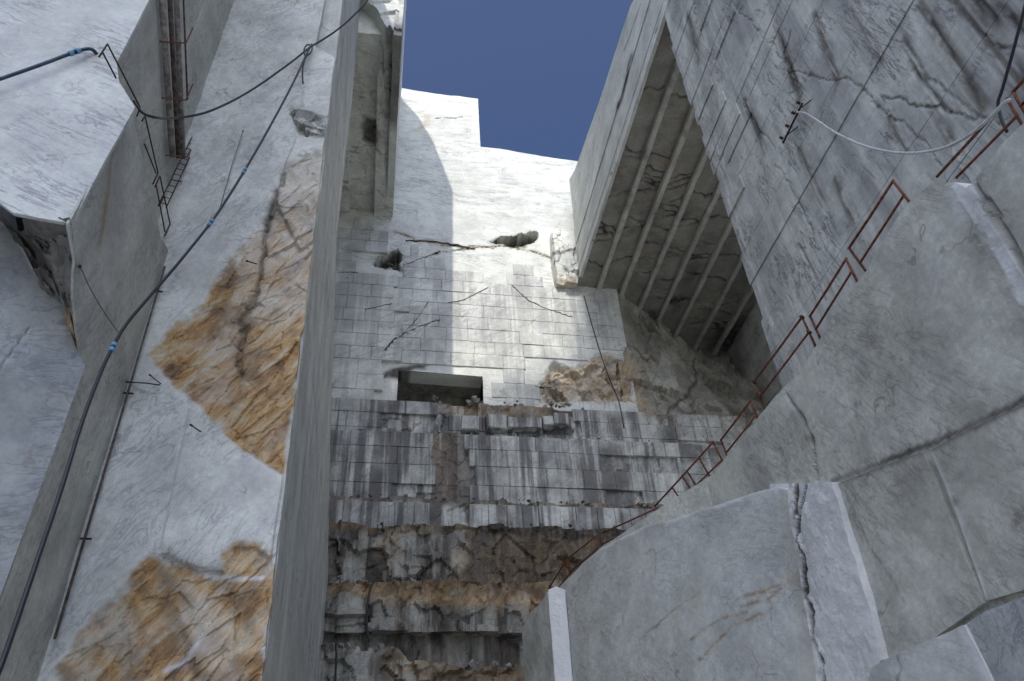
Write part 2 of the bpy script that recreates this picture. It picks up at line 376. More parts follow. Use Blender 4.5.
child(slab('marble_side_face', PL3b, [(0.05, 17.5), (6.4, 17.5), (6.4, 48), (0.05, 48)], .12, M_SIDE, lambda u, v: saw(u, v, .012) + .012 * (v - 20) * 0, back=.4), left)
PL3 = Plane((-7.6, 14, 0), (0, 1, 0), Zv, (1, 0, 0))
pl3 = [PL3.uv(135, 107), PL3.uv(165, 237), (6.3, 19.6), (6.3, GROUND), (3.0, GROUND), PL3.uv(0, 600), PL3.uv(85, 365), PL3.uv(79, 330), PL3.uv(76, 290), PL3.uv(78, 260), PL3.uv(72, 224)]
stain1 = [PL3.uv(*p) for p in ((118, 135), (112, 190), (103, 240))]
child(slab('marble_side_face', PL3, pl3, .07, M_SIDE, lambda u, v: saw(u, v, .012, 3, 7) - .012 * np.clip(v, 0, 30) + .1, back=.06,
           attrs={'dark': lambda u, v: .35 * lmask(u, v, stain1, .12, .1, 2), 'gold': lambda u, v: .3 * lmask(u, v, stain1, .3, .2, 2) + .5 * lmask(u, v, [PL3.uv(80, 352), PL3.uv(45, 440), PL3.uv(20, 500)], .16, .1, 2)}), left)
PLedge = Plane((-8.5, 14, 19.55), (0, 1, 0), (1, 0, 0), (0, 0, 1))
# broken ground behind the leaning slab
P5 = Plane((-11.6, 13.9, 0), (4.1, 2.9, 0), Zv, (2.9, -4.1, 0))
p5 = [(-9, 15.5)] + [P5.uv(*p) for p in ((-60, 160), (0, 180), (10, 196), (14, 210), (20, 243), (33, 268), (48, 284), (63, 306), (70, 330), (76, 347), (86, 364))] + [(5.02, GROUND), (-9, GROUND)]
rod = [P5.uv(*p) for p in ((30, 328), (0, 369))]
child(slab('marble_block_face', P5, p5, .06, M_BLUE, lambda u, v: saw(u, v, .015, 2.5, 12) - .03 * lmask(u, v, rod, .03), back=.5,
           attrs={'fresh': lambda u, v: .9 * lmask(u, v, [P5.uv(*p) for p in ((20, 243), (33, 268), (48, 284))], .05, .03, 3) + .6 * pmask(u, v, [P5.uv(*p) for p in ((-60, 185), (0, 200), (14, 206), (8, 225), (-60, 240))], .1, .1, 2),
                  'dark': lambda u, v: .5 * lmask(u, v, [P5.uv(*p) for p in ((80, 345), (86, 362))], .08)}), left)
def gap_rock():
    """broken rock between the edge of the side face and the leaning slab"""
    E_ = spline([PL3.at(*PL3.uv(*p), -.07) for p in ((72, 214), (74, 224), (76, 240), (78, 260), (77, 290), (79, 330), (84, 356), (90, 372))], 10)
    F_ = spline([P5.at(*P5.uv(*p), -.3) for p in ((-30, 195), (-6, 212), (8, 232), (14, 250), (42, 292), (62, 312), (73, 350), (84, 376))], 10)
    E_, F_ = np.array(E_), np.array(F_); n = len(E_); m = 40; t = np.linspace(0, 1, m)
    A = np.repeat(np.linspace(0, 1, n)[:, None], m, 1); T = np.repeat(t[None], n, 0)
    P = E_[:, None] * (1 - T[..., None]) + F_[:, None] * T[..., None]
    P[..., 1] += np.maximum(0.02, .45 * np.sin(np.pi * T) + .28 * facets(A * 7, T * 4, 23) + .14 * facets(A * 18, T * 9, 27) + .05 * fbm(A * 40, T * 20, 29)) * np.sin(np.pi * np.clip(T * 1.0, 0.03, .97)) ** .5
    i = np.arange(n * m).reshape(n, m)
    Q = np.stack([i[:-1, :-1].ravel(), i[:-1, 1:].ravel(), i[1:, 1:].ravel(), i[1:, :-1].ravel()], 1)
    me = mesh_np('broken_rock', P.reshape(-1, 3), Q); a, tt = A.ravel(), T.ravel()
    g = np.clip((a - .6) / .12 + .6 * fbm(a * 20, tt * 8, 31), 0, 1) * np.clip((.93 - a) / .08, 0, 1)
    d = .6 * np.clip((tt - .25) * 3 + fbm(a * 9, tt * 5, 35), 0, 1) * np.clip((.6 - a) / .2, 0, 1)
    for nm, val in (('gold', g * .8), ('dark', d)): me.attributes.new(nm, 'FLOAT', 'POINT').data.foreach_set('value', val.astype(np.float32))
    child(link('broken_rock', me, M_DARKROCK), left)
gap_rock()
P5b = Plane(P5.at(0, 0, -1.5), P5.U, Zv, P5.N)
child(slab('broken_rock', P5b, [(-8, 9), (4.9, 9), (4.9, 18), (-8, 18)], .14, M_DARKROCK, lambda u, v: .3 * facets(u * .9, v * .6, 21) + .1 * fbm(u * 3, v * 3, 22), back=.3), left)

# golden face and the long sawn side ("pillar")
P2 = Plane((0, 20.2, 0), (1, 0, 0), Zv, (0, -1, 0))
def q2(*pts): return [P2.uv(*p) for p in pts]
g1 = q2((150, 352), (178, 322), (205, 300), (222, 268), (250, 238), (272, 205), (283, 170), (300, 160), (322, 150), (322, 210), (305, 330), (290, 430), (282, 474), (262, 462), (232, 440), (212, 422), (200, 404), (178, 385), (160, 372))
g2 = q2((40, 720), (62, 672), (78, 640), (105, 605), (135, 575), (160, 552), (176, 560), (192, 568), (215, 574), (232, 548), (252, 545), (276, 552), (262, 720))
g3 = q2((290, 110), (300, 112), (326, 118), (325, 140), (300, 138))
slab2 = q2((190, 408), (206, 416), (232, 440), (262, 462), (284, 476), (271, 560), (255, 548), (236, 548), (225, 572), (200, 570), (160, 553))
lowB = q2((190, 408), (160, 553), (100, 610), (60, 690), (-40, 690), (60, 560), (130, 385), (160, 372))
crk = q2((283, 175), (265, 240), (257, 290), (243, 318), (240, 370))
crk2 = q2((150, 240), (130, 330)); ed2 = q2((190, 408), (175, 475), (160, 553))
edge3 = q2((272, 205), (285, 165), (297, 138), (328, 140))
up = q2((240, 0), (300, 45), (340, 60), (325, 140), (297, 138), (284, 168), (250, 240), (200, 305), (150, 350), (130, 380), (165, 240))
blk = q2((297, 138), (335, 141), (330, 230), (300, 250), (282, 215), (276, 200), (284, 170))
def d2(u, v):
    gold = pmask(u, v, g1, .25, .22, 1.5, 3) + pmask(u, v, g2, .2, .2, 1.6, 4)
    a_ = u * .82 - v * .57; b_ = u * .57 + v * .82
    r = .05 * facets(a_ * 1.5, b_ * .5, 41, .4) + .035 * facets(a_ * 3.6, b_ * 1.3, 45) + .05 * fbm(a_ * 3.5, b_ * 1.1, 47, 5, .6) + .05 * fbm(u * .8, v * .8, 48)
    top = pmask(u, v, q2((240, -300), (340, -300), (340, 60), (326, 138), (297, 138), (284, 168), (220, 210), (165, 240)), .2, .1, 2, 6)
    e = .1 * pmask(u, v, slab2, .05) + .04 * pmask(u, v, lowB, .06)
    rr = .07 * fbm(u * .7 + v * .3, v * .5, 71) + .03 * fbm(u * 2.5, v * 1.5, 75)
    g_ = pmask(u, v, g3, .1, .1, 2)
    e = e + .14 * pmask(u, v, blk, .04, .03, 3)
    return saw(u, v, .015, 3, 51) + gold * (r - .1) + e + top * (rr + .04) - .12 * lmask(u, v, crk, .08, .12, 2) * gold + g_ * (.2 * facets(u * 2, v * 2, 81) - .1)
poly2 = [(-8.9, GROUND), (-2.405, GROUND)] + [(-2.45 - .028 * zz - max(0, .07 * float(vn(np.array([zz * 1.3]), np.array([3.3]), 5)[0])) - .03 * rng.random(), zz) for zz in np.arange(-1.2, 32.2, .35)] + [(-3.354, 32.3), (-3.6, 32.6), (-4.3, 33.0), (-4.35, 65), (-8.9, 65)]
child(slab('golden_marble_face', P2, poly2, .05, M_L2, d2, back=.55, attrs={
    'gold': lambda u, v: np.clip(pmask(u, v, g1, .12, .2, 2.5, 3) * np.clip(1.05 - (v - 15.5) * .1 + .5 * fbm(u * 1.2, v * .8, 19), .35, 1) + pmask(u, v, g2, .1, .3, 2.2, 4) * np.clip(.85 + .8 * fbm(u * .9 + v * .4, v * .7, 20), .3, 1), 0, 1) * .95,
    'dark': lambda u, v: .6 * lmask(u, v, crk, .12, .2, 2) + .5 * pmask(u, v, g3, .15, .2, 2) * (fbm(u * 3, v * 3, 9) > -.1) + .45 * lmask(u, v, crk2, .06, .05, 2)
            + .55 * np.clip(fbm(u * 1.3 + v * .9, v * .5, 17, 5) * 2.2 - .35, 0, 1) * np.clip(pmask(u, v, g1, .3, .2, 2, 3) + pmask(u, v, g2, .3, .2, 2, 4), 0, 1),
    'fresh': lambda u, v: .5 * lmask(u, v, ed2, .03) + .7 * lmask(u, v, q2((205, 575), (240, 577), (262, 576)), .06, .1, 2) + .6 * lmask(u, v, q2((165, 670), (185, 662), (200, 640)), .09, .1, 2)}), left)
PP = Plane((-2.46, 20.2, 0), (0, 1, 0), Zv, (1, 0, 0))
ppoly = [(.3, GROUND), (.3, 32.3), (.42, 32.5), (.42, 65), (12.4, 65), (12, 46), (9.6, 31), (14.5, 26), (17, 24), (20.8, 21), (25, 18.5), (29.2, 15.2), (29.4, GROUND)]
child(slab('sawn_side_face', PP, ppoly, (.18, .12), M_PILLAR, lambda u, v: -.028 * v - .05 * sum(np.exp(-((v - zz - .05 * (u - 3)) / .05) ** 4) for zz in (4.2, 10.5, 17.8, 24.5, 30.2)) * (fbm(u * .5, v * .2, 64) > -.25) + .03 * fbm(u * 1.5, v * 1.5, 65) + .02 * fbm(u * .6, v * .05, 61, 3) + .012 * vn(u * 2.5, v * .15, 63), back=.45,
           attrs={'fresh': lambda u, v: .8 * lmask(u, v, [(1.3, 1), (1.5, 5), (1.35, 8)], .05, .05, 3), 'dark': lambda u, v: .5 * (vn(u * 2.2, v * 2.2, 91) > .93) + .3 * np.clip(fbm(u * .8, v * .25, 93, 5) * 2.2 - .5, 0, 1),
                  'gold': lambda u, v: .35 * lmask(u, v, [(1.2, 3), (1.5, 12), (1.0, 20)], .12, .2, 1)}), left)
PC = Plane((0, 20.58, 0), (1, 0, 0), Zv, (0, -1, 0))
child(slab('sawn_corner_face', PC, [(-4.5, 31.5), (-3.352, 31.5), (-4.285, 65), (-4.5, 65)], .1, M_PILLAR, lambda u, v: saw(u, v, .01), back=.3), left)
# the ledge that carries the left railing
PLd = Plane((-8.4, 14.1, 19.5), (0, 1, 0), (1, 0, 0), (0, 0, 1))
child(slab('ledge', PLd, [(0, 0), (6.05, 0), (6.05, .55), (0, .55)], .1, M_SLAB, lambda u, v: .03 * fbm(u * 2, v * 2, 99), back=.25), left)

# the hanging mass further back on the left, with a stepped ceiling
hang = structure(root('quarry_wall_overhang', (-4, 40, 55)), 'white marble overhang high on the left, its top in sunlight')
PH = Plane((0, 31, 0), (1, 0, 0), Zv, (0, -1, 0))
hb = [(-.75, 53.9), (-.9, 54.3), (-1.1, 54.0), (-1.4, 54.5), (-1.7, 54.4), (-2.0, 54.9), (-2.2, 55.5), (-2.4, 55.9), (-2.75, 56.9), (-3.0, 57.3), (-4, 58.6), (-12, 58)]
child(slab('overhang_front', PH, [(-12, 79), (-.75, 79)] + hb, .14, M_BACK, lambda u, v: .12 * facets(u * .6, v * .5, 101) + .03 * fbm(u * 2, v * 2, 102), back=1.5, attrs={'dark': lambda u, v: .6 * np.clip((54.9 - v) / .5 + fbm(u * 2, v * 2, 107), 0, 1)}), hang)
PHs = Plane((-.75, 31, 0), (0, 1, 0), Zv, (1, 0, 0))
child(slab('overhang_side', PHs, [(0, 53.5), (19.6, 55.0), (19.6, 73.6), (18.3, 74.2), (13, 77.4), (7, 79.3), (0, 79)], .25, M_RLIN, lambda u, v: .04 * fbm(u, v, 105), back=.6,
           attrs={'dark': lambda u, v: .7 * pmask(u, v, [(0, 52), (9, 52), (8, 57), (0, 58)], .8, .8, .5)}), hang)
PHc = Plane((0, 31, 55), (1, 0, 0), (0, 1, 0), (0, 0, -1))
for (xa, xb, dz, y1, kk) in ((-2.45, -.76, .25, 19.3, 111), (-4.75, -2.45, -.35, 19.0, 113), (-7.2, -4.75, .15, 18.9, 115)):
    dk = [(-3.4, 8.6), (-2.3, 8.9), (-2.3, 11.6), (-3.6, 11)]
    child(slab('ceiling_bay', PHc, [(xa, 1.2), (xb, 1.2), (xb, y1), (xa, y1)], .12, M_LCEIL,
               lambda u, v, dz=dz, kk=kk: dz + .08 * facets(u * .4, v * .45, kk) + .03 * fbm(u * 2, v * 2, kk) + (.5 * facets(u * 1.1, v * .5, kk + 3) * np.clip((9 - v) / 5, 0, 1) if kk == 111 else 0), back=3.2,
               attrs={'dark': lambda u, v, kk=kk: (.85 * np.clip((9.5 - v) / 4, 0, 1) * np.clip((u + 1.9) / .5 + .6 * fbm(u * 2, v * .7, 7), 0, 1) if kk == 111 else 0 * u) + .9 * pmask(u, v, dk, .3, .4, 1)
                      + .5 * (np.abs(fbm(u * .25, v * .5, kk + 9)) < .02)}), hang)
for x_ in (-2.45, -4.75):
    pass
PMs = Plane((-9, 20, 0), (0, 1, 0), Zv, (1, 0, 0))
child(slab('inner_rock_face', PMs, [(0, GROUND), (31, GROUND), (31, 80), (0, 80)], .8, M_PILLAR, lambda u, v: .15 * facets(u * .3, v * .3, 121), back=3), hang)

# ---- BACK WALL ---------------------------------------------------------------
backw = structure(root('quarry_wall_back', (8, 50, 34)), 'bright sawn back wall of the quarry cut into block panels')
PB = Plane((0, 50, 0), (1, 0, 0), Zv, (0, -1, 0))
def qb(*pts): return [PB.uv(*p) for p in pts]
niche = qb((398.5, 371), (482.5, 377.5), (481, 404), (398.5, 399))
niche = [(niche[0][0], niche[0][1]), (niche[1][0], niche[1][1]), (niche[1][0], 33.6), (niche[0][0], 33.6)]
gb = qb((540, 402), (545, 375), (556, 364), (562, 368), (572, 366), (585, 362), (597, 356), (612, 356), (625, 364), (632, 378), (632, 402))
hole1 = qb((374, 264), (380, 257), (387, 255), (391, 251), (398, 250), (401, 256), (399, 262), (401, 269), (394, 266), (386, 269))
hole2 = qb((492, 242), (502, 237), (538, 233), (536, 240), (524, 247), (505, 245))
hole3 = qb((380, 378), (385, 372), (400, 366), (428, 362), (425, 368), (405, 372), (400, 380))
topc = qb((380, 84), (403, 88), (425, 91.5), (430, 92.5), (460, 96), (478, 98.5), (479, 122), (480.5, 147), (500, 149), (530, 154), (560, 159), (577, 162))
bpoly = [(-9.5, 33.2), (-9.5, 76)] + topc + [(19.8, 64.2), (19.8, 33.2)]
crb = [qb(*c) for c in (((395, 232), (420, 241), (437, 243), (468, 248), (500, 246), (535, 252), (553, 259)), ((390, 345), (405, 332), (440, 318), (462, 303), (488, 288)),
        ((380, 352), (398, 336), (425, 308), (430, 302)), ((403, 266), (432, 255), (462, 249)), ((512, 286), (516, 292), (530, 302), (560, 311), (575, 318)), ((435, 118), (462, 118)))]
def dB(u, v):
    h = .05 * fbm(u * .4, v * .4, 131) + .02 * fbm(u * 2.5, v * 2.5, 133)
    r = .35 * facets(u * .8, v * .8, 137) + .22 * facets(u * 2.2, v * 2.2, 139)
    g = pmask(u, v, gb, .4, .4, .8)
    hh = sum(pmask(u, v, q, .1, .5, 1.6) for q in (hole1, hole2))
    h = h + g * (r * .8 - .25) + hh * (r * 1.4 - 1.0)
    for c in crb: h = h - .15 * lmask(u, v, c, .07, .5, 1.2)
    # flowing relief of the high smooth part
    h = h + np.clip((v - 55) / 4, 0, 1) * (.09 * fbm(u * .25, v * 1.1, 141, 4) + .03 * fbm(u * .8, v * 3, 143))
    return h
ab = {'gold': lambda u, v: np.clip(pmask(u, v, gb, .3, .4, .8), 0, 1) * .6 + .35 * sum(lmask(u, v, c, .25, .5, .8) for c in crb[:2]) + .4 * lmask(u, v, qb((418, 130), (428, 122), (425, 115)), .5, .4, 1),
      'dark': lambda u, v: .95 * np.clip(sum(pmask(u, v, q, .25, .35, 1) for q in (hole1, hole2, hole3)), 0, 1) + .85 * sum(lmask(u, v, c, .06, .35, .8) * (fbm(u * .7, v * .7, 149) > -.15) for c in crb) + .55 * lmask(u, v, qb((552, 380), (554, 400)), .5, .3, 1)}
child(slab('marble_back_face', PB, bpoly, .13, M_BACK, dB, back=1.5, attrs=ab, holes=[niche]), backw)
# niche
nx0, nz1 = niche[0]; nx1 = niche[1][0]; nz0 = 33.5
def quadbox(name, faces, mat, par):
    V = []; Q = []
    for f in faces:
        Q.append(tuple(range(len(V), len(V) + 4))); V += list(f)
    return child(link(name, mesh_np(name, V, Q), mat), par)
PN = Plane((0, 53.2, 0), (1, 0, 0), Zv, (0, -1, 0))
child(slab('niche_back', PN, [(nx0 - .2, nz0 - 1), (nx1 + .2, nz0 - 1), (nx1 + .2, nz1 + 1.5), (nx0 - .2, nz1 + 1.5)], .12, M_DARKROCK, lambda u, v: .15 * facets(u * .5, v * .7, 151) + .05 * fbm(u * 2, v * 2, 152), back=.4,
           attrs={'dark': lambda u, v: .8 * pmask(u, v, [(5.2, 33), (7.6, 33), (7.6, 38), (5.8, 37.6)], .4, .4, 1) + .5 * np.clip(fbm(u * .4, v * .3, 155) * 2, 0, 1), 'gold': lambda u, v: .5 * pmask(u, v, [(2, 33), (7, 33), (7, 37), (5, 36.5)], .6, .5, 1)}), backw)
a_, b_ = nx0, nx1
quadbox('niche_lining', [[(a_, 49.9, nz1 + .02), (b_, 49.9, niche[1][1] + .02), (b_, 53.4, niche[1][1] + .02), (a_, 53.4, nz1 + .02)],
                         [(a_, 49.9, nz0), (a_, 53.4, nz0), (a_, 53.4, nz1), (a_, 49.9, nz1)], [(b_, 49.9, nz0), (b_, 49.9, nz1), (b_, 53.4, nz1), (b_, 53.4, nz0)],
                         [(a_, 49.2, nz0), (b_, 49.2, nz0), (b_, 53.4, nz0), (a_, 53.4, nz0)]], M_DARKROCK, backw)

# block panels of the back wall
def block_mesh(k, ch=.018):
    """unit block face: w=1 h=1, front at y=-.5 with worn edges"""
    r = random.Random(k); V = []; Q = []
    def loop(s, y, j):
        b = len(V)
        for sx, sz in ((-1, -1), (1, -1), (1, 1), (-1, 1)):
            V.append((sx * s / 2 + r.uniform(-j, j), y + r.uniform(-j, j) * 1.2, sz * s / 2 + r.uniform(-j, j)))
        return b
    l0 = loop(1, .5, 0); l1 = loop(1, -.38, .006); l2 = loop(1 - ch * 2, -.5, .012)
    for a, b in ((l0, l1), (l1, l2)):
        for s in range(4): Q.append((a + s, a + (s + 1) % 4, b + (s + 1) % 4, b + s))
    Q.append((l2, l2 + 1, l2 + 2, l2 + 3))
    return mesh_np('marble_panel', V, Q)
pan_meshes = [block_mesh(k) for k in range(6)]
for m_ in pan_meshes: m_.materials.append(M_PANEL)
ben_meshes = [block_mesh(k + 20, .014) for k in range(6)]
for m_ in ben_meshes: m_.name = 'marble_block'; m_.materials.append(M_BENCH)
def inside(x, z, poly): return bool(inpoly(np.array([x]), np.array([z]), poly)[0])
def neard(x, z, line): return float(segdist(np.array([x]), np.array([z]), line)[0])
def panels(par, meshes, name, y, x0, x1, rows, w, ok, proud, gap=.016, seed=1, xstep=None):
    r = random.Random(seed); n = 0
    for (za, zb) in rows:
        x = x0 - r.random() * w
        while x < x1:
            ww = w * r.choice((.9, .95, 1, 1.05, 1.1, 1.3)); xa, xb = max(x, x0), min(x + ww, x1); x += ww
            if xb - xa < .4: continue
            cx_, cz = (xa + xb) / 2, (za + zb) / 2
            if not ok(xa, xb, za, zb): continue
            o = bpy.data.objects.new(name, r.choice(meshes)); COL.objects.link(o)
            pr = proud(cx_, cz) + r.uniform(-.01, .012) + (r.random() < .08) * r.uniform(-.02, .05)
            o.location = (cx_, y - pr + .2, cz); o.scale = (xb - xa - gap * r.uniform(.5, 1.2), .4, zb - za - gap * r.uniform(.5, 1.2))
            o.rotation_euler = (r.uniform(-.005, .005), 0, r.uniform(-.005, .005))
            child(o, par); n += 1
    return n
def okback(xa, xb, za, zb):
    for x in (xa, (xa + xb) / 2, xb):
        for z in (za + .1, zb - .1):
            if inside(x, z, gb) or inside(x, z, hole1) or inside(x, z, hole2) or inside(x, z, niche): return False
    c = ((xa + xb) / 2, (za + zb) / 2)
    top = 53.2 if c[0] < 0.2 else (51.5 if c[0] < 5 else 48.5)
    if c[1] > top + 1.2 * math.sin(c[0] * 1.3): return False
    return True
rows = []; z = 33.6
while z < 54:
    h = rng.uniform(1.28, 1.46); rows.append((z, z + h)); z += h
npan = panels(backw, pan_meshes, 'marble_panel', 50, -6.6, 19.4, rows, 1.85, okback, lambda x, z: .1 + (.2 if x < .35 else 0), seed=3)
# fissures running over the panels: ragged dark ribs of broken stone
def fissure(pl, pts, w, par, off, k, name='fissure'):
    r = random.Random(k); P = spline([(*pl.uv(*p), 0) for p in pts], 10); V = []; Q = []
    for i, p in enumerate(P):
        ww = .38 * w * (0.12 + 1.0 * abs(vn(np.array([i * .35]), np.array([k * 3.1]), 5)[0])) * (1 if 0 < i < len(P) - 1 else .1)
        j = .5 * w * r.uniform(-1, 1); o2 = off if off else (.36 if p[0] < .35 else .15)
        V += [pl.at(p[0], p[1] + ww + j, -.1), pl.at(p[0] + j, p[1] + ww * .4 + j, o2), pl.at(p[0] - j, p[1] - ww * .5 + j, o2), pl.at(p[0], p[1] - ww + j, -.1)]
    for i in range(len(P) - 1):
        a = i * 4; Q += [(a, a + 1, a + 5, a + 4), (a + 1, a + 2, a + 6, a + 5), (a + 2, a + 3, a + 7, a + 6)]
    return child(link(name, mesh_np(name, V, Q), M_CRACK), par)
for i, (pts, w) in enumerate(((((385, 352), (398, 338), (420, 327), (440, 320)), .22), (((448, 303), (462, 301), (488, 288)), .14), (((404, 266), (430, 256), (440, 252)), .16), (((406, 241), (440, 243), (475, 249)), .16),
                              (((512, 286), (530, 302), (552, 311), (572, 318)), .16), (((338, 275), (358, 275)), .1), (((425, 308), (428, 303), (415, 322), (400, 337)), .1), (((365, 312), (392, 306)), .08), (((535, 387), (552, 389)), .14))):
    fissure(PB, pts, w, backw, 0, 200 + i)
# leaning column of broken stone by the right wall
PK = Plane((0, 49.1, 0), (1, 0, 0), Zv, (0, -1, 0))
kp = PK.poly(((551, 232), (556, 228), (573, 230), (578, 262), (578, 283), (557, 282), (553, 262)))
child(slab('broken_stone_column', PK, kp, .1, M_BACK, lambda u, v: .3 * facets(u * .8, v * .45, 161, .5) + .08 * facets(u * 2, v * 1.2, 165), back=1.2, attrs={'dark': lambda u, v: .8 * lmask(u, v, PK.poly(((554, 254), (566, 252), (577, 254))), .22, .3, 1) + .7 * lmask(u, v, PK.poly(((552, 232), (554, 262), (557, 280))), .08, .1, 1), 'gold': lambda u, v: .6 * pmask(u, v, PK.poly(((556, 276), (578, 276), (578, 284), (556, 284))), .3, .2, 1)}), backw)

# ---- RIGHT: high wall with its cavern --------------------------------------
rightw = structure(root('quarry_wall_right', (16, 20, 12)), 'high grey right wall with long sawn bands above a cut cavern')
PR = Plane((16, 0, 0), (0, 1, 0), Zv, (-1, 0, 0))
def qr(*pts): return [PR.uv(*p) for p in pts]
levels = [8, 17.6, 19.85, 21.7, 23.8, 25.6, 27.3, 29.2, 30.7, 31.7, 32.7, 33.7, 34.7, 36.0, 36.9, 37.9, 39.5, 40.3, 41.2, 43, 44.0, 44.9, 46.2, 47.4]
fisR = [qr(*c) for c in (((740, 10), (770, 45), (790, 70), (820, 75), (860, 88), (885, 115), (905, 122), (930, 150), (945, 165)), ((790, 30), (783, 55), (793, 80), (800, 88)), ((930, 80), (960, 105), (1000, 128)), ((985, 35), (1000, 45), (1024, 48)),
                              ((775, 165), (800, 200), (815, 240)), ((740, 95), (755, 125), (775, 150)), ((880, 95), (920, 105), (975, 120)))]
darkR = [qr(*c) for c in (((782, 45), (792, 50), (800, 85), (792, 88)), ((965, 0), (1010, 20), (1024, 40), (1024, 15), (1000, 0)), ((930, 20), (965, 75), (985, 100), (975, 110), (935, 50)))]
gro = qr((913, 70), (930, 90), (950, 112)); gro2 = qr((798, 245), (812, 270), (825, 300))
def dR(u, v, k=0):
    h = .02 * fbm(u * .5, v * .5, 171) + .012 * fbm(u * 3, v * 3, 172)
    for c in fisR: h = h - .05 * lmask(u, v, c, .05, .25, 1.2)
    return h - .08 * lmask(u, v, gro, .08) - .08 * lmask(u, v, gro2, .07)
def aR0(u, v): return aR0_['dark'](u, v)
brush = [qr(*c) for c in (((920, 5), (945, 45), (985, 105)), ((950, -5), (985, 30), (1024, 75)), ((975, -5), (1024, 25)), ((855, 5), (880, 60)), ((815, 15), (838, 80)), ((775, 25), (800, 95)), ((880, 100), (905, 150)), ((690, 130), (705, 170)), ((835, 180), (852, 218)), ((688, 15), (700, 60)), ((745, 100), (765, 150)), ((700, 180), (715, 215)), ((905, 40), (925, 80)), ((1000, 60), (1024, 95)), ((800, 150), (822, 200)), ((930, 100), (950, 140)))]
aR = {'dark': lambda u, v: np.clip(.9 * sum(np.exp(-((segdist(u + .15 * fbm(u * 1.5, v * .3, 178), v, c) / .24) ** 2)) for c in brush), 0, .8) * np.clip(fbm(u * 7, v * .5, 180, 5, .7) * 2.2 + .75, 0, 1) + aR0(u, v)}
aR0_ = {'dark': lambda u, v: .75 * sum(lmask(u, v, c, .045, .25, 1.2) * np.clip(fbm(u * 1.3, v * 1.3, 177) * 2 + .7, 0, 1) for c in fisR) + .6 * sum(pmask(u, v, c, .6, .8, .7) for c in darkR) * np.clip(fbm(u * 2.5, v * .5, 179) * 1.5 + .7, 0, 1) + .5 * lmask(u, v, gro, .06) + .4 * lmask(u, v, gro2, .06)}
rr = random.Random(5)
for za, zb in zip(levels[:-1], levels[1:]):
    off = rr.uniform(-.025, .03); ye = 24.05 + rr.uniform(-.22, .14)
    child(slab('saw_cut_strip', PR, [(3, za + .012), (ye, za + .012), (ye, zb - .016), (3, zb - .016)], .09 if za < 36 else .14, M_RW,
               lambda u, v, off=off: dR(u, v) + off, back=6 if za > 17 else 2, attrs=aR), rightw)
# stepped saw cuts that stand a hand proud
for i, (ya, yb, za, zb) in enumerate(((21.5, 24.0, 32.75, 33.65), (20.4, 23.2, 31.75, 32.65), (21.0, 24.0, 33.75, 34.6), (19.6, 22.6, 30.75, 31.65), (21.6, 23.9, 36.05, 36.85), (22, 23.9, 28.2, 29.1), (18, 20.6, 36.95, 37.8), (17, 21, 40.35, 41.15))):
    child(slab('saw_cut_step', PR, [(ya, za), (yb, za), (yb, zb), (ya, zb)], .14, M_RW, lambda u, v, i=i: dR(u, v) + .05 + .02 * (i % 3), back=.3, attrs=aR), rightw)
lev2 = [47.45, 48.4, 49.3, 51.2, 53.0, 55.2, 61]
fl = qr((640, 5), (628, 40), (624, 50)); fl2 = [qr((631, 58), (627, 75), (622, 95), (618, 108))]
for za, zb in zip(lev2[:-1], lev2[1:]):
    off = rr.uniform(-.04, .06)
    pts = [(3, za + .012), (48.6 if za < 49 else 48.2, za + .012)]
    if zb < 56: pts += [(48.3, zb - .02), (3, zb - .02)]
    else: pts = [(3, za + .012), (47.9, za + .012), (47.6, 59.7), (46.5, 59.9), (43.7, 57.6), (36.5, 56.7), (27.2, 55.6), (24, 55.3)]; pts = [(27, 55.212), (47.9, 55.212), (47.6, 59.6), (45.4, 58.5), (36.5, 56.7), (27.6, 55.6)]
    if za == 53.0: pts = [(3, 53.012), (48, 53.012), (48, 55.18), (27.2, 55.18), (3, 54.6)]
    child(slab('lintel_strip', PR, pts, .16, M_RLIN, lambda u, v, off=off: dR(u, v) + off, back=6 if za > 48 else .25,
               attrs={'dark': lambda u, v: .8 * lmask(u, v, fl, .1, .2, .8) + .9 * lmask(u, v, fl2[0], .35, .4, .8)}), rightw)
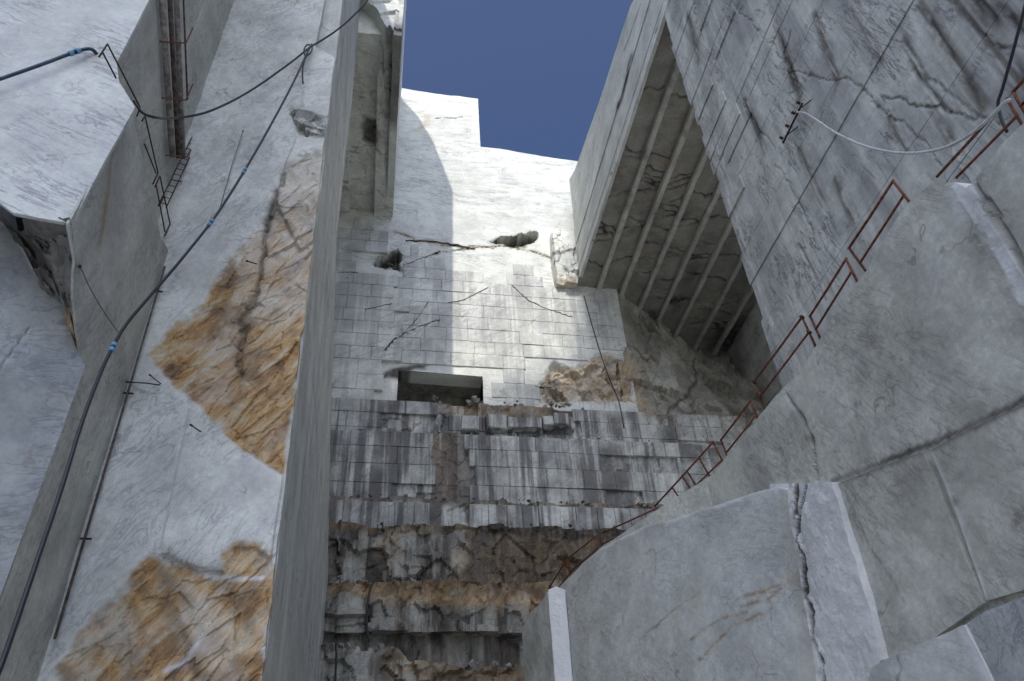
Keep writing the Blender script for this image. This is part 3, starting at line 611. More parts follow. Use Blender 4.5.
# cavern ceiling: bays between proud ribs
ribx = [18.05, 20.3, 22.55, 24.85, 27.2, 29.8, 32.15]; ribe = [48.7, 49.5, 51.5, 53.1, 55.3, 57.1, 57.7]
edges = [16.02] + ribx + [34.5]; ends = [48.6] + ribe
PCe = Plane((0, 0, 47.5), (0, 1, 0), (1, 0, 0), (0, 0, -1))
cvn = random.Random(9)
cracks_c = []
for i in range(8):
    lst = []
    y = 27 + cvn.uniform(0, 5)
    while y < ends[i] - .5:
        lst.append([(y + cvn.uniform(-.2, .2) + (q - 3) * sl_ * .22, edges[i] - .2 + (edges[i + 1] - edges[i] + .4) * q / 6) for sl_ in (cvn.uniform(-1, 1),) for q in range(7)]); y += cvn.choice((.5, .8, 1.5, 2.4, 3.6, 4.5)) * (1.5 if y < 33 else .8)
    cracks_c.append(lst)
for i in range(8):
    xa, xb = edges[i], edges[i + 1]; e = ends[i]; cl = cracks_c[i]
    st = [(l[3][0], cvn.uniform(-.1, .1)) for l in cl]
    def dC(u, v, cl=cl, st=st, i=i):
        h = .05 * fbm(u * .5, v * .7, 181 + i) + .02 * fbm(u * 2.5, v * 2.5, 182)
        uu = u + .5 * fbm(u * .4, v * .9, 190 + i)
        for y, s in st: h = h + s * np.clip((uu - y) / .08, 0, 1) * np.clip((y + 3 - uu) / 3, 0, 1)
        for l in cl: h = h - .14 * np.exp(-(segdist(u + .25 * fbm(u * .9, v * .9, 187), v, l) / .07) ** 4)
        return h - .1
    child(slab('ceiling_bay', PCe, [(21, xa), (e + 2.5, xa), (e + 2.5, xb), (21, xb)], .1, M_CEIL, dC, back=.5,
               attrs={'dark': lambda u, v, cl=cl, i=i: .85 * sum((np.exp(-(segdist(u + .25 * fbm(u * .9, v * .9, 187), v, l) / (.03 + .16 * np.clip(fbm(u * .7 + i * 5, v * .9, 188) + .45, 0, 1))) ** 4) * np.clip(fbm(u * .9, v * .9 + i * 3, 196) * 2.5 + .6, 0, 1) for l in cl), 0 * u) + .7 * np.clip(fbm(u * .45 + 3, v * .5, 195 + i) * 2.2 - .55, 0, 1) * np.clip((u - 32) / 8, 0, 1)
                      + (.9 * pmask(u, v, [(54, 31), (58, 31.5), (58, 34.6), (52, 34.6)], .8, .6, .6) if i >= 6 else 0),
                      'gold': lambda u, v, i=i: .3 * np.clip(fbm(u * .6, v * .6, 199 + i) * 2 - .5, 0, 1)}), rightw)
for x_, e in zip(ribx, ribe):
    PRb = Plane((x_, 0, 47.5 - .3), (0, 1, 0), (1, 0, 0), (0, 0, -1))
    child(slab('ceiling_rib', PRb, [(21, -.18), (e + 1.0, -.18), (e + 1.0, .18), (21, .18)], .13, M_RIB, lambda u, v, x_=x_: .05 * fbm(u * .7, v * 2 + x_, 205) + .06 * facets(u * .7, v * .4 + x_, 207, .2), back=.6,
               attrs={'dark': lambda u, v, x_=x_: .5 * np.clip(fbm(u * .8, v * .8 + x_ * 3, 208) * 2.4 - .7, 0, 1)}), rightw)
# cavern back: broken rock rising from the bench to the end of every bay
def cav_back():
    nx, nz = 150, 110; X_, T = np.meshgrid(np.linspace(18.8, 34.6, nx), np.linspace(0, 1, nz), indexing='ij')
    ye = np.interp(X_, [16, 18.05, 20.3, 22.55, 24.85, 27.2, 29.8, 32.15, 34.6], [50.0, 50.0, 50.3, 52, 53.7, 55.8, 57.6, 58.2, 58.6]); yb = np.interp(X_, [16, 20, 33, 35], [50.05, 50.1, 50.6, 51.5])
    Zc = 33.3 + T * (48.6 - 33.3); s = T ** .8
    r = .6 * facets(X_ * .33, T * 4.5, 211, .6) + .25 * facets(X_ * .9 + T * 4, T * 10 - X_ * .3, 215, .6) + .1 * fbm(X_ * 2, T * 30, 217)
    w = np.clip((X_ - 19.0) / 2.5, .03, 1); Y = yb + (ye - yb) * s - r * w
    P = np.stack([X_, Y, Zc], -1).reshape(-1, 3); i = np.arange(nx * nz).reshape(nx, nz)
    Q = np.stack([i[:-1, :-1].ravel(), i[1:, :-1].ravel(), i[1:, 1:].ravel(), i[:-1, 1:].ravel()], 1)
    me = mesh_np('cavern_back', P, Q); x, t = X_.ravel(), T.ravel()
    g = np.clip(pmask(x, 33.3 + 14.6 * t, [(16, 34), (21, 34), (20.5, 39), (18.5, 40.6), (16, 40)], .6, .8, .6) + .5 * np.clip(fbm(x * .5, t * 6, 219) * 2 - .4, 0, 1), 0, 1) * .55
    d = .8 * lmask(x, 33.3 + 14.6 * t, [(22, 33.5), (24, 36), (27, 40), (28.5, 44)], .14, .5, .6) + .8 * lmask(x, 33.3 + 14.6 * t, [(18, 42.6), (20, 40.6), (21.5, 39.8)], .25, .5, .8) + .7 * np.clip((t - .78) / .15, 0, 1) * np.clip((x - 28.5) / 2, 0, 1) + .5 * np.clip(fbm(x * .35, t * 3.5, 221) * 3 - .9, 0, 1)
    for nm, val in (('gold', g), ('dark', np.clip(d, 0, 1))):
        me.attributes.new(nm, 'FLOAT', 'POINT').data.foreach_set('value', val.astype(np.float32))
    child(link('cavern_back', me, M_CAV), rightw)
cav_back()
PCr = Plane((33.6, 0, 0), (0, 1, 0), Zv, (-1, 0, 0))
z_ = 30
while z_ < 48:
    h_ = rr.uniform(1.3, 2.4); off = rr.uniform(-.05, .08)
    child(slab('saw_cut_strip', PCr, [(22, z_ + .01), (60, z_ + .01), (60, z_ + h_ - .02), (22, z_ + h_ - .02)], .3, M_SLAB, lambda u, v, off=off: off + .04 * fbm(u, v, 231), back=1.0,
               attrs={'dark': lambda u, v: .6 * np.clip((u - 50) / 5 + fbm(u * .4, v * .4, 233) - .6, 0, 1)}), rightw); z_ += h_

# ---- BENCHES below the back wall ---------------------------------------------
bench = structure(root('quarry_benches', (10, 46, 12)), 'stacked weathered quarry benches streaked dark under the back wall')
def plane_y(y): return Plane((0, y, 0), (1, 0, 0), Zv, (0, -1, 0))
def benchface(y, zb, zt, x0, x1, mat, amp, k, gold=None, dark=None, back=1.6, res=.13, topj=.25):
    pl = plane_y(y); n = 60
    top = [(x0 + (x1 - x0) * i / n, (zt(x0 + (x1 - x0) * i / n) if callable(zt) else zt) + topj * float(vn(np.array([i * .45]), np.array([k * 1.7]), k)[0])) for i in range(n + 1)]
    poly = [(x0, zb)] + top + [(x1, zb)]
    def dz(u, v):
        return amp * (.5 * facets(u * .45, v * .5, k) + .3 * facets(u * 1.2, v * 1.1, k + 4) + .15 * fbm(u * 2.5, v * 2.5, k + 8)) + .05 * fbm(u * .3, v * .3, k + 9)
    at = {}
    if gold: at['gold'] = gold
    if dark: at['dark'] = dark
    return child(slab('bench_face', pl, poly, res, mat, dz, back=back, attrs=at), bench)
X0, X1 = -7.5, 30
gtop = lambda zt, w, lo, hi, k: (lambda u, v: np.clip((v - zt + w) / w + fbm(u * .6, v * .6, k) * .9, 0, 1) * np.clip(lo + (hi - lo) * (u + 4) / 18, 0, 1))
# A1 just under the back wall (rubble along its top between the niche and the golden patch)
benchface(49.2, 29.6, lambda x: 33.55 + (.3 if 6 < x < 13 else 0), X0, X1, M_BENCH, .25, 301,
          gold=lambda u, v: .45 * np.clip((v - 32.2) / 1.0 + fbm(u * .7, v * .7, 303), 0, 1) * np.clip((u - 2) / 3, 0, 1) * np.clip((15 - u) / 2, .35, 1), dark=lambda u, v: .6 * np.clip(fbm(u * .5, v * .9, 305) * 2.5 - .3, 0, 1) * np.clip((v - 31) / 2, 0, 1) * np.clip((u - 4) / 2, 0, 1) * np.clip((14 - u), 0, 1))
benchface(48.3, 24.3, lambda x: 30.3, X0, X1, M_BENCH, .16, 311, gold=lambda u, v: .25 * pmask(u, v, [(2, 31), (6, 31), (5.5, 26), (4, 24), (3.5, 27)], .6, .8, .5), topj=.3,
          dark=lambda u, v: .55 * pmask(u, v, [(4, 31), (6.4, 31), (6.3, 24), (4.4, 24)], .5, .6, .5))
benchface(47.2, 21.6, lambda x: 24.5, X0, X1, M_BENCH, .3, 321, gold=gtop(24.6, .6, .4, .6, 323), dark=lambda u, v: .6 * np.clip((v - 23.9) / .5 + 1.3 * fbm(u * .5, v * .4, 325), 0, 1))
benchface(46.0, 17.4, lambda x: 22.1, X0, X1, M_ROUGH, .5, 331, gold=lambda u, v: .6 * np.clip((u - 4.5) / 2 + fbm(u * .6, v * .6, 333) * 1.2, 0, 1) + .6 * np.clip((v - 21.4) / .4 + fbm(u, v, 335), 0, 1), dark=lambda u, v: .75 * np.clip((u - 4.2) / 2 + fbm(u * .8, v * .25, 337) * 2.2 - .1, 0, 1) + .6 * np.clip((v - 21.2) / .6 + fbm(u * .6, v * .6, 339), 0, 1))
benchface(44.9, 15.0, lambda x: 17.9, X0, X1, M_ROUGH, .45, 341, gold=lambda u, v: .75 * np.clip((v - 16.7 + .12 * u) / .8 + fbm(u * .5, v * .6, 343), 0, 1), dark=lambda u, v: .5 * np.clip((v - 16.9 + .05 * u) / .8 + 1.2 * fbm(u * .7, v * .6, 347), 0, 1) + .5 * np.clip((-1.5 - u) / 1.5 + fbm(u, v, 349), 0, 1), res=.11)
benchface(45.5, 11.8, lambda x: 15.4 - .08 * x, X0, X1, M_ROUGH, .2, 351, dark=lambda u, v: .75 * np.clip(.7 + fbm(u * 1.5, v * .2, 353) * 1.2, 0, 1))
benchface(43.6, GROUND, lambda x: 12.9 - .04 * x if x > 1.5 else 13.7, X0, X1, M_ROUGH, .6, 361, gold=lambda u, v: .6 * np.clip((u - 1) / 1.5 + fbm(u, v, 363), 0, 1), dark=lambda u, v: .45 * np.clip((u - 1) / 1.5 + 1.5 * fbm(u * .8, v, 365), 0, 1))
# cut blocks that show in the upper benches
def rows_between(a, b, h, seed):
    r = random.Random(seed); out = []; z = a
    while z < b - .5:
        q = min(h * r.uniform(.85, 1.15), b - z); out.append((z, z + q)); z += q
    return out
def ok1(xa, xb, za, zb): return not (3.0 < (xa + xb) / 2 < 14 and zb > 32.6) and rng.random() > .1
nb1 = panels(bench, ben_meshes, 'marble_block', 49.2, -6.4, 26, rows_between(29.8, 33.5, 1.22, 5), 2.3, ok1, lambda x, z: .3, seed=15)
def ok2(xa, xb, za, zb): return not (3.6 < (xa + xb) / 2 < 6.2) and rng.random() > .08
nb2 = panels(bench, ben_meshes, 'marble_block', 48.3, -6.4, 24, rows_between(24.6, 30.2, 1.38, 6), 2.6, ok2, lambda x, z: .28 + .05 * math.sin(x * 2.1), seed=16)
def ok3(xa, xb, za, zb): return (-3.5 < (xa + xb) / 2 < 3 or (xa + xb) / 2 > 4.5) and rng.random() > .15
nb3 = panels(bench, ben_meshes, 'marble_block', 47.2, -5.4, 20, [(22.1, 24.1)], 1.15, ok3, lambda x, z: .33, seed=17)
print('panels', npan, nb1, nb2, nb3)
# rubble along the bench edges
def rubble():
    r = random.Random(33); V = []; Q = []
    base = [(-1, -1, -1), (1, -1, -1), (1, 1, -1), (-1, 1, -1), (-1, -1, 1), (1, -1, 1), (1, 1, 1), (-1, 1, 1)]
    F = [(0, 3, 2, 1), (4, 5, 6, 7), (0, 1, 5, 4), (1, 2, 6, 5), (2, 3, 7, 6), (3, 0, 4, 7)]
    for (yy, zz, n, xa, xb, s0) in ((48.95, 33.8, 70, 2, 16, .24), (48.1, 30.35, 120, 0, 20, .15), (47.0, 24.55, 150, -5, 24, .14), (45.8, 22.15, 130, -5, 20, .16), (44.7, 17.95, 130, -5, 16, .15), (43.3, 12.8, 60, 1, 12, .18), (43.3, 13.7, 40, -3.5, 1.5, .2)):
        for _ in range(n // 3):
            c = np.array([r.uniform(xa, xb), yy + r.uniform(-.25, .7), zz + r.uniform(-.05, .1)]); s = s0 * r.uniform(.25, 1.1)
            A = np.array(Matrix.Rotation(r.uniform(0, 6), 3, Vector((r.gauss(0, 1), r.gauss(0, 1), r.gauss(0, 1))).normalized()))
            b = len(V)
            for q in base: V.append(c + A @ (np.array(q) * s * np.array([r.uniform(.5, 1.1), r.uniform(.4, 1), r.uniform(.35, .8)])))
            Q += [tuple(b + i for i in f) for f in F]
    o = child(link('rubble', mesh_np('rubble', V, Q), M_ROUGH), bench); o['kind'] = 'stuff'
rubble()

# ---- RIGHT LEDGE WALL (carries the long railing) ------------------------------
ledge = structure(root('quarry_wall_ledge', (10.9, 15, GROUND)), 'lower right grey marble wall with the railed walkway on top')
ZL = 12.7
P6 = Plane((10.9, 0, 0), (0, 1, 0), Zv, (-1, 0, 0))
def q6(*pts): return [P6.uv(*p) for p in pts]
topR = q6((700, 490), (722, 462), (758, 418), (782, 388), (800, 372), (822, 335), (850, 290), (868, 268), (905, 207), (932, 184), (955, 182), (968, 188), (986, 166), (1003, 143), (1024, 124), (1100, 55))
topR = [(min(a, 24.6), b) for a, b in topR]
u6 = [(24.6, GROUND), (24.6, topR[0][1])] + topR + [(2.2, 12.5), (-6, 12.4), (-6, GROUND)]
c6 = [q6(*c) for c in (((785, 395), (800, 415), (812, 437), (816, 470), (818, 480)), ((930, 230), (945, 290), (955, 330)), ((960, 185), (980, 215), (1005, 262), (1024, 300)))]
grv = q6((1090, 373), (1024, 400), (975, 424), (925, 446), (880, 464), (832, 481))
def d6(u, v):
    h = .05 * fbm(u * .5, v * .5, 401) + .025 * fbm(u * 1.8, v * 1.8, 402)
    h = h - .1 * lmask(u, v, c6[0], .06, .1, 2) - .1 * np.exp(-(segdist(u + .08 * fbm(u * 2, v * 2, 404), v, [(a - .28, b - .15) for a, b in c6[2]]) / .05) ** 4) + .025 * np.clip((.2 - segdist(u + .2 * fbm(u * 1.8, v * 1.8, 406), v, c6[2])) / .05, 0, 1) + .03 * fbm(u * 4, v * 4, 408) * (segdist(u, v, c6[2]) < .4)
    return h
def a6(u, v): return .85 * np.exp(-(segdist(u, v + .04 * fbm(u * 3, v * 3, 410), grv) / .07) ** 4) * np.clip(fbm(u * 1.5, v * 1.5, 409) + .9, 0, 1) + .75 * lmask(u, v, c6[0], .05, .08, 2) + .6 * np.exp(-(segdist(u + .08 * fbm(u * 2, v * 2, 404), v, [(a - .28, b - .15) for a, b in c6[2]]) / .06) ** 4) + .45 * (fbm(u * 1.6, v * 1.6, 407) > .52) * np.clip(fbm(u * 6, v * 6, 408) * 2 + .3, 0, 1) + .7 * lmask(u, v, q6((806, 437), (814, 441)), .09)
child(slab('marble_slab', P6, u6, .08, M_LEDGE, d6, back=.8, attrs={'dark': a6, 'fresh': lambda u, v: .55 * np.clip((.2 - segdist(u + .2 * fbm(u * 1.8, v * 1.8, 406), v, c6[2])) / .05, 0, 1) * np.clip(fbm(u * 3, v * 3, 411) + .9, 0, 1) + .35 * lmask(u, v, q6((783, 392), (790, 410)), .15, .2, 2) + .35 * lmask(u, v, q6((955, 180), (960, 215)), .2, .2, 2)}), ledge)
def prism(name, pl, px, n, mat, res=.07, k=0, back=.5, dark=None, fresh=None, gold=None, rough=1.0, edge=0.0):
    p2 = Plane(pl.P0 + pl.N * n, pl.U, pl.V, pl.N); poly = p2.poly(px)
    def dd(u, v): return rough * (.04 * fbm(u * .6, v * .6, k) + .03 * fbm(u * 2, v * 2, k + 1))
    at = {}
    if dark: at['dark'] = lambda u, v: dark(p2, u, v)
    if fresh: at['fresh'] = lambda u, v: fresh(p2, u, v)
    if gold: at['gold'] = lambda u, v: gold(p2, u, v)
    return child(slab(name, p2, poly, res, mat, dd, back=back, attrs=at, edge=edge, k=k), ledge)
# slabs split by saw grooves
prism('marble_slab', P6, ((1090, 379), (1024, 405), (970, 430), (930, 450), (960, 525), (987, 601), (1024, 590), (1090, 560)), .12, M_LEDGE, k=411,
      dark=lambda p, u, v: .4 * (fbm(u * 1.4, v * 1.4, 412) > .5) * np.clip(fbm(u * 5, v * 5, 413) * 2 + .3, 0, 1) + .75 * lmask(u, v, p.poly(((1090, 378), (1024, 404), (930, 449))), .06, .05, 2), fresh=lambda p, u, v: .5 * lmask(u, v, p.poly(((930, 449), (960, 525), (985, 598))), .07, .06, 2))
prism('marble_slab', P6, ((922, 452), (880, 467), (834, 485), (858, 560), (884, 655), (900, 662), (984, 603), (950, 520)), .16, M_LEDGE, k=421,
      dark=lambda p, u, v: .6 * lmask(u, v, p.poly(((922, 451), (834, 484))), .07, .06, 2) + .5 * lmask(u, v, p.poly(((834, 484), (858, 560), (884, 655))), .05) + .45 * lmask(u, v, p.poly(((845, 492), (870, 545), (905, 600))), .025, .05, 2))
p11 = Plane(P6.P0 + P6.N * .34, P6.U, P6.V, P6.N)
jag = p11.poly(((796, 482), (795, 505), (799, 520), (797, 540), (803, 560), (804, 590), (811, 612), (812, 640), (821, 660), (828, 720)))
jag2 = p11.poly(((806, 486), (801, 510), (800, 530)))
def d11(u, v):
    b = np.clip(segdist(u, v, jag) / .22, 0, 1)
    return .05 * fbm(u * .7, v * .7, 431) + .04 * fbm(u * 3, v * 3, 433) - .1 * np.exp(-(segdist(u + .12 * fbm(u * 4, v * 4, 435), v, jag) / (.03 + .09 * np.clip(fbm(u * 1.5, v * 1.5, 436) + .5, 0, 1))) ** 4) - .15 * np.exp(-(segdist(u, v, jag2) / .05) ** 4) + (1 - b) * .1 * fbm(u * 6, v * 5, 437)
child(slab('marble_slab', p11, p11.poly(((770, 484), (831, 482), (840, 510), (856, 562), (870, 612), (882, 660), (850, 720), (780, 720))), .045, M_SLAB, d11, back=.4,
           attrs={'dark': lambda u, v: .95 * np.exp(-(segdist(u + .12 * fbm(u * 4, v * 4, 435), v, jag) / (.035 + .1 * np.clip(fbm(u * 1.5, v * 1.5, 436) + .5, 0, 1))) ** 4) + .6 * np.exp(-(segdist(u, v, jag2) / .06) ** 4) + .35 * lmask(u, v, jag, .3, .3, 2) * (fbm(u * 5, v * 3, 439) > .1), 'fresh': lambda u, v: .55 + 0 * u}), ledge)
# walkway floor behind the edge
PW = Plane((10.7, 0, ZL - .15), (0, 1, 0), (1, 0, 0), (0, 0, 1))
child(slab('walkway', PW, [(9.4, .75), (22.6, .75), (22.6, 5.5), (9.4, 5.5)], .4, M_SLAB, lambda u, v: -.1 + .06 * fbm(u, v, 441), back=.5), ledge)
# broken stone in the bend of the wall top
# bend: wall turning left
BP = [np.array(p) for p in ((10.85, 22.6), (8.55, 28.4), (7.62, 31.6))]
def bendplane(a, b, off=0):
    d = (b - a) / np.linalg.norm(b - a); n = np.array([-d[1], d[0]])
    return Plane((a[0] + n[0] * off, a[1] + n[1] * off, 0), (d[0], d[1], 0), Zv, (n[0], n[1], 0)), np.linalg.norm(b - a)
for i, (a, b) in enumerate(zip(BP[:-1], BP[1:])):
    pl, L_ = bendplane(a, b)
    zt = [12.75, 12.75, 12.5][i:i + 2]
    child(slab('marble_slab', pl, [(-.4, GROUND), (L_, GROUND), (L_, zt[1]), (L_ * .5, zt[0] * .5 + zt[1] * .5 + .05), (-.4, zt[0])], .1, M_LEDGE, lambda u, v, i=i: .04 * fbm(u, v, 451 + i), back=2.5), ledge)
# front block: one long sawn face with its own top edge
a, b = np.array((10.35, 16.9)), np.array((7.45, 30.6))
pl7, L7 = bendplane(a, b)
t7 = pl7.poly(((779, 487), (760, 491), (735, 499), (712, 507), (700, 510), (668, 521), (650, 524), (628, 534), (600, 549), (582, 563), (570, 578), (566, 590)))
crk7 = pl7.poly(((735, 600), (770, 590), (795, 580))); crk7b = pl7.poly(((725, 625), (760, 612), (790, 598)))
crk7c = [pl7.poly(c) for c in (((700, 660), (735, 625), (775, 605)), ((690, 640), (720, 618), (748, 612)), ((640, 640), (700, 590)), ((742, 607), (770, 596), (797, 572)), ((733, 603), (760, 590), (785, 581)))]
child(slab('front_block_face', pl7, t7 + [(L7, GROUND)] + pl7.poly(((806, 720), (796, 650), (791, 610), (787, 575), (783, 540), (781, 515))), .055, M_GREY, lambda u, v: .03 * fbm(u * .4, v * .4, 461) + .012 * fbm(u * 3, v * 3, 462), back=1.6,
           attrs={'dark': lambda u, v: .4 * np.clip(sum(lmask(u, v, c, .03, .15, 1.2) * np.clip(fbm(u * 2, v * 2, 467) * 2 + .6, 0, 1) for c in crk7c), 0, 1),
                  'gold': lambda u, v: .75 * np.clip(sum(lmask(u, v, c, .045, .15, 1.2) * np.clip(fbm(u * 2, v * 2, 468) * 2 + .6, 0, 1) for c in crk7c), 0, 1) + .3 * np.clip(fbm(u * 1.2, v * 3, 465) * 3 - 1.2, 0, 1) * np.clip((4 - u) / 3, 0, 1),
                  'fresh': lambda u, v: .8 * lmask(u, v, t7[:9], .07, .12, 2)}), ledge)
# end of the block: pale cut edge and the grey return beyond
p8, L8 = bendplane(np.array((7.46, 30.45)), np.array((6.9, 30.9)))
child(slab('cut_edge', p8, [(0, GROUND)] + p8.poly(((565, 590), (556, 586), (548, 590))) + [(L8, GROUND)], .07, M_SLAB, lambda u, v: .03 * fbm(u * 1.5, v * .9, 471) + .02 * fbm(u * 4, v * 3, 472), back=.8, attrs={'fresh': lambda u, v: .8 + 0 * u}), ledge)
p9, L9 = bendplane(np.array((6.92, 31.0)), np.array((6.25, 33.9)))
child(slab('grey_return', p9, [(0, GROUND)] + p9.poly(((547, 592), (540, 604), (530, 612), (522, 628))) + [(L9, GROUND)], .08, M_SIDE, lambda u, v: .04 * fbm(u, v, 475), back=.8), ledge)
# lowest front block at the right
pl10 = Plane((9.6, 0, 0), (0, 1, 0), Zv, (-1, 0, 0))
prism('marble_slab', pl10, ((1100, 560), (1024, 596), (984, 612), (966, 624), (1003, 700), (1100, 700)), 0, M_BLUE, k=481, back=1.0)
prism('marble_slab', pl10, ((963, 625), (930, 640), (900, 652), (872, 668), (860, 720), (1010, 720), (1000, 700)), .08, M_GREY, k=485, back=1.0, fresh=lambda p, u, v: .7 * lmask(u, v, p.poly(((960, 628), (978, 660), (998, 700))), .12, .03, 2))
# pale broken boulder at the head of the right wall

# ================================================================== THINGS
def thing(name, loc, label, cat, group=None): return tag(root(name, tuple(float(v) for v in loc)), label, cat, group)
def bar(name, pts, r, mat, t, seg=8, smooth=True):
    o = tube(name, pts, r, mat, None, seg, smooth, origin=np.array(t.location)); o.parent = t; return o
def sbar(name, pts, r, mat, t, sub=None):
    o = tube(name, pts, r, mat, None, 8, True, origin=np.array(t.location)); o.parent = sub or t; return o

# ---- railings on the right ledge: z of top rail, low rail and post foot over the walkway
ZT, ZM, ZF = ZL + .9, ZL + .45, ZL - .1
def rz(p, z): return onz(p, z)
rail_secs = [
    # top a, top b, low a, low b, posts [(top px, extra)], label
    ((1013, 92), (1060, 38), (1021, 106), (1066, 55), [0], 'rusty railing section past the rock notch, beside the hanging black cable'),
    ((937.6, 176), (1007, 99), (957, 177), (1017, 116), [1], 'rusty railing section standing in the rock notch below the pale hose'),
    ((849, 248), (893, 181), (860, 263), (904, 195), [0, 1], 'rusty railing section next below the rock notch, tilted outward'),
    ((810, 316), (846, 259), (816, 329), (852, 271), [0, 1], 'rusty railing section against the right wall, second below the rock notch'),
    ((754, 382), (802, 317), (760, 397), (809, 332), [0, 1], 'rusty railing section with knobbed post ends beside the corner of the right wall'),
    ((721, 440), (751, 400), (726, 453), (756.5, 415), [0, 1], 'short rusty railing section below the cavern floor'),
    ((655, 506), (713, 442), (664, 517), (722, 460), [0, .32, .5, .58, .78, 1], 'long rusty railing section with several closely set posts'),
    ((602, 533), (657, 508), (602, 544), (655, 521), [0, 1], 'rusty railing section on the pale broken edge of the front block'),
    ((567, 559), (596, 536), (571, 571), (598, 548), [0, 1], 'rusty railing section on the curved end of the walkway'),
    ((549, 588), (566, 560.5), (559, 587), (570, 573), [0, 1], 'last steep rusty railing section above the pale cut edge')]
for i, (ta, tb, la, lb, posts, lab) in enumerate(rail_secs):
    dz = 0 if i < 7 else (-.15 if i == 7 else (-.1 if i == 8 else 0))
    A, B = rz(ta, ZT + dz), rz(tb, ZT + dz)
    C_, D_ = rz(la, ZM + dz), rz(lb, ZM + dz)
    if i == 9: C_, D_ = rz(la, ZM - .15), rz(lb, ZM)
    # keep rails of one section in one leaning plane
    foot = lambda t: (lambda T, M: T + (M - T) * 2.1)(A + (B - A) * t, C_ + (D_ - C_) * t)
    t = thing('railing_section', foot(.5), lab, 'railing', 'railing sections along the right walkway')
    dv = (B - A) / np.linalg.norm(B - A) * .03
    hr = bar('handrail', [A - dv, (A + B) / 2 + np.array([0, 0, -.012]), B + dv], .034, M_RUST, t); bar('mid_rail', [C_ - dv, (C_ + D_) / 2, D_ + dv], .031, M_RUST, t)
    for q in posts:
        Tp = A + (B - A) * q; Mp = C_ + (D_ - C_) * q; F = foot(q)
        bar('post', [Tp + (Tp - Mp) * .05, Mp, F], .033, M_RUST, t)
    if i == 4:
        for P_ in (A, B, C_, D_): bar('clamp', [P_ + np.array([0, -.04, -.06]), P_, P_ + np.array([0, .04, .06])], .05, M_RUSTDARK, t).parent = hr

# ---- railing, ladder and pipes on the left
XL = -7.95
def left_rail(lines, label, name='railing_section', mat=M_RUSTDARK, x=XL, r=.024):
    pts = [[onx(p, x) for p in l[1]] for l in lines]; lo = min((p for q in pts for p in q), key=lambda p: p[2])
    t = thing(name, lo, label, 'railing', 'railing sections on the left ledge')
    for (nm, _), P_ in zip(lines, pts): bar(nm, P_, r, mat, t)
    return t
left_rail([('post', ((99, 57), (107.5, 44))), ('handrail', ((107.5, 44), (124, 76), (140, 107))), ('mid_rail', ((103, 53), (116, 78))), ('post', ((140, 107), (137, 116)))], 'dark rusty stair railing at the end of the blue hose')
left_rail([('handrail', ((145, 116), (158, 173))), ('post', ((145, 116), (142, 121))), ('mid_rail', ((144.5, 144), (156, 173))), ('post', ((158, 173), (153, 184)))], 'dark rusty railing section in the middle of the left ledge')
left_rail([('handrail', ((160, 176), (170, 224))), ('mid_rail', ((156, 184), (165, 232))), ('post', ((160, 176), (155, 187))), ('post', ((170, 224), (164.5, 236))), ('post', ((164, 196), (159, 206)))], 'dark rusty railing section below the ladder foot')
# ladder from the pipe foot down to the ledge
la = [onx((199, 137), -8.12), onx((166, 208), -7.9)]; lb = [onx((193, 135), -8.2), onx((158, 206), -8.05)]
t = thing('ladder', la[1], 'narrow rusty steel ladder leaning beneath the hanging pipes', 'ladder')
bar('stile', la, .022, M_RUSTDARK, t); bar('stile', lb, .022, M_RUSTDARK, t)
for q in np.linspace(.06, .96, 13): bar('rung', [la[0] + (la[1] - la[0]) * q, lb[0] + (lb[1] - lb[0]) * q], .015, M_RUSTDARK, t)
# pipe bundle
XP = -8.2
t = thing('pipe_bundle', onx((178, 158), XP), 'bundle of weathered pipes hanging down the left side wall with rusty brackets', 'pipes')
def vpipe(px0, px1, r, mat, x=XP, nm='pipe'):
    b = onx(px1, x); top = np.array([x, b[1], 40.0]); a = onx(px0, x)
    b2 = np.array([x, b[1], b[2]]); top = np.array([x, a[1] + (a[1] - b[1]) * .5, a[2] + (a[2] - b[2]) * .5])
    # joints every few metres
    return bar(nm, [b2, (b2 + top) / 2, top], r, mat, t, 12)
vpipe((162, 0), (172.5, 157), .11, M_WOOD); vpipe((170, 0), (178.5, 158), .085, M_PIPE2, XP + .02); vpipe((176.5, 0), (183, 158), .1, M_WOOD, XP + .02); vpipe((183.5, 0), (187.5, 100), .035, M_PIPE2, XP + .05)
for (p0, p1, p2) in (((160, 41.5), (186, 43), (193, 28)), ((162, 98), (186, 100), (193, 84)), ((165.6, 155), (187, 157), (195, 142))):
    br = bar('bracket', [onx(p0, XP + .16), onx(p1, XP + .16), onx(p2, XP + .05)], .026, M_RUST, t)
for zpx in ((166, 60), (168, 115)): pass
bar('bracket', [onx((173, 180), -8.15), onx((191, 183), -7.9)], .022, M_RUST, t)
# thin pale cable beside the pipes
t = thing('cable', onx((186, 40), -8.3), 'thin pale cable running down beside the pipe bundle', 'cable')
bar('wire', [onx(p, -8.3) for p in ((214, -20), (204, 5), (195, 26), (188, 40))], .012, M_WHITEHOSE, t)

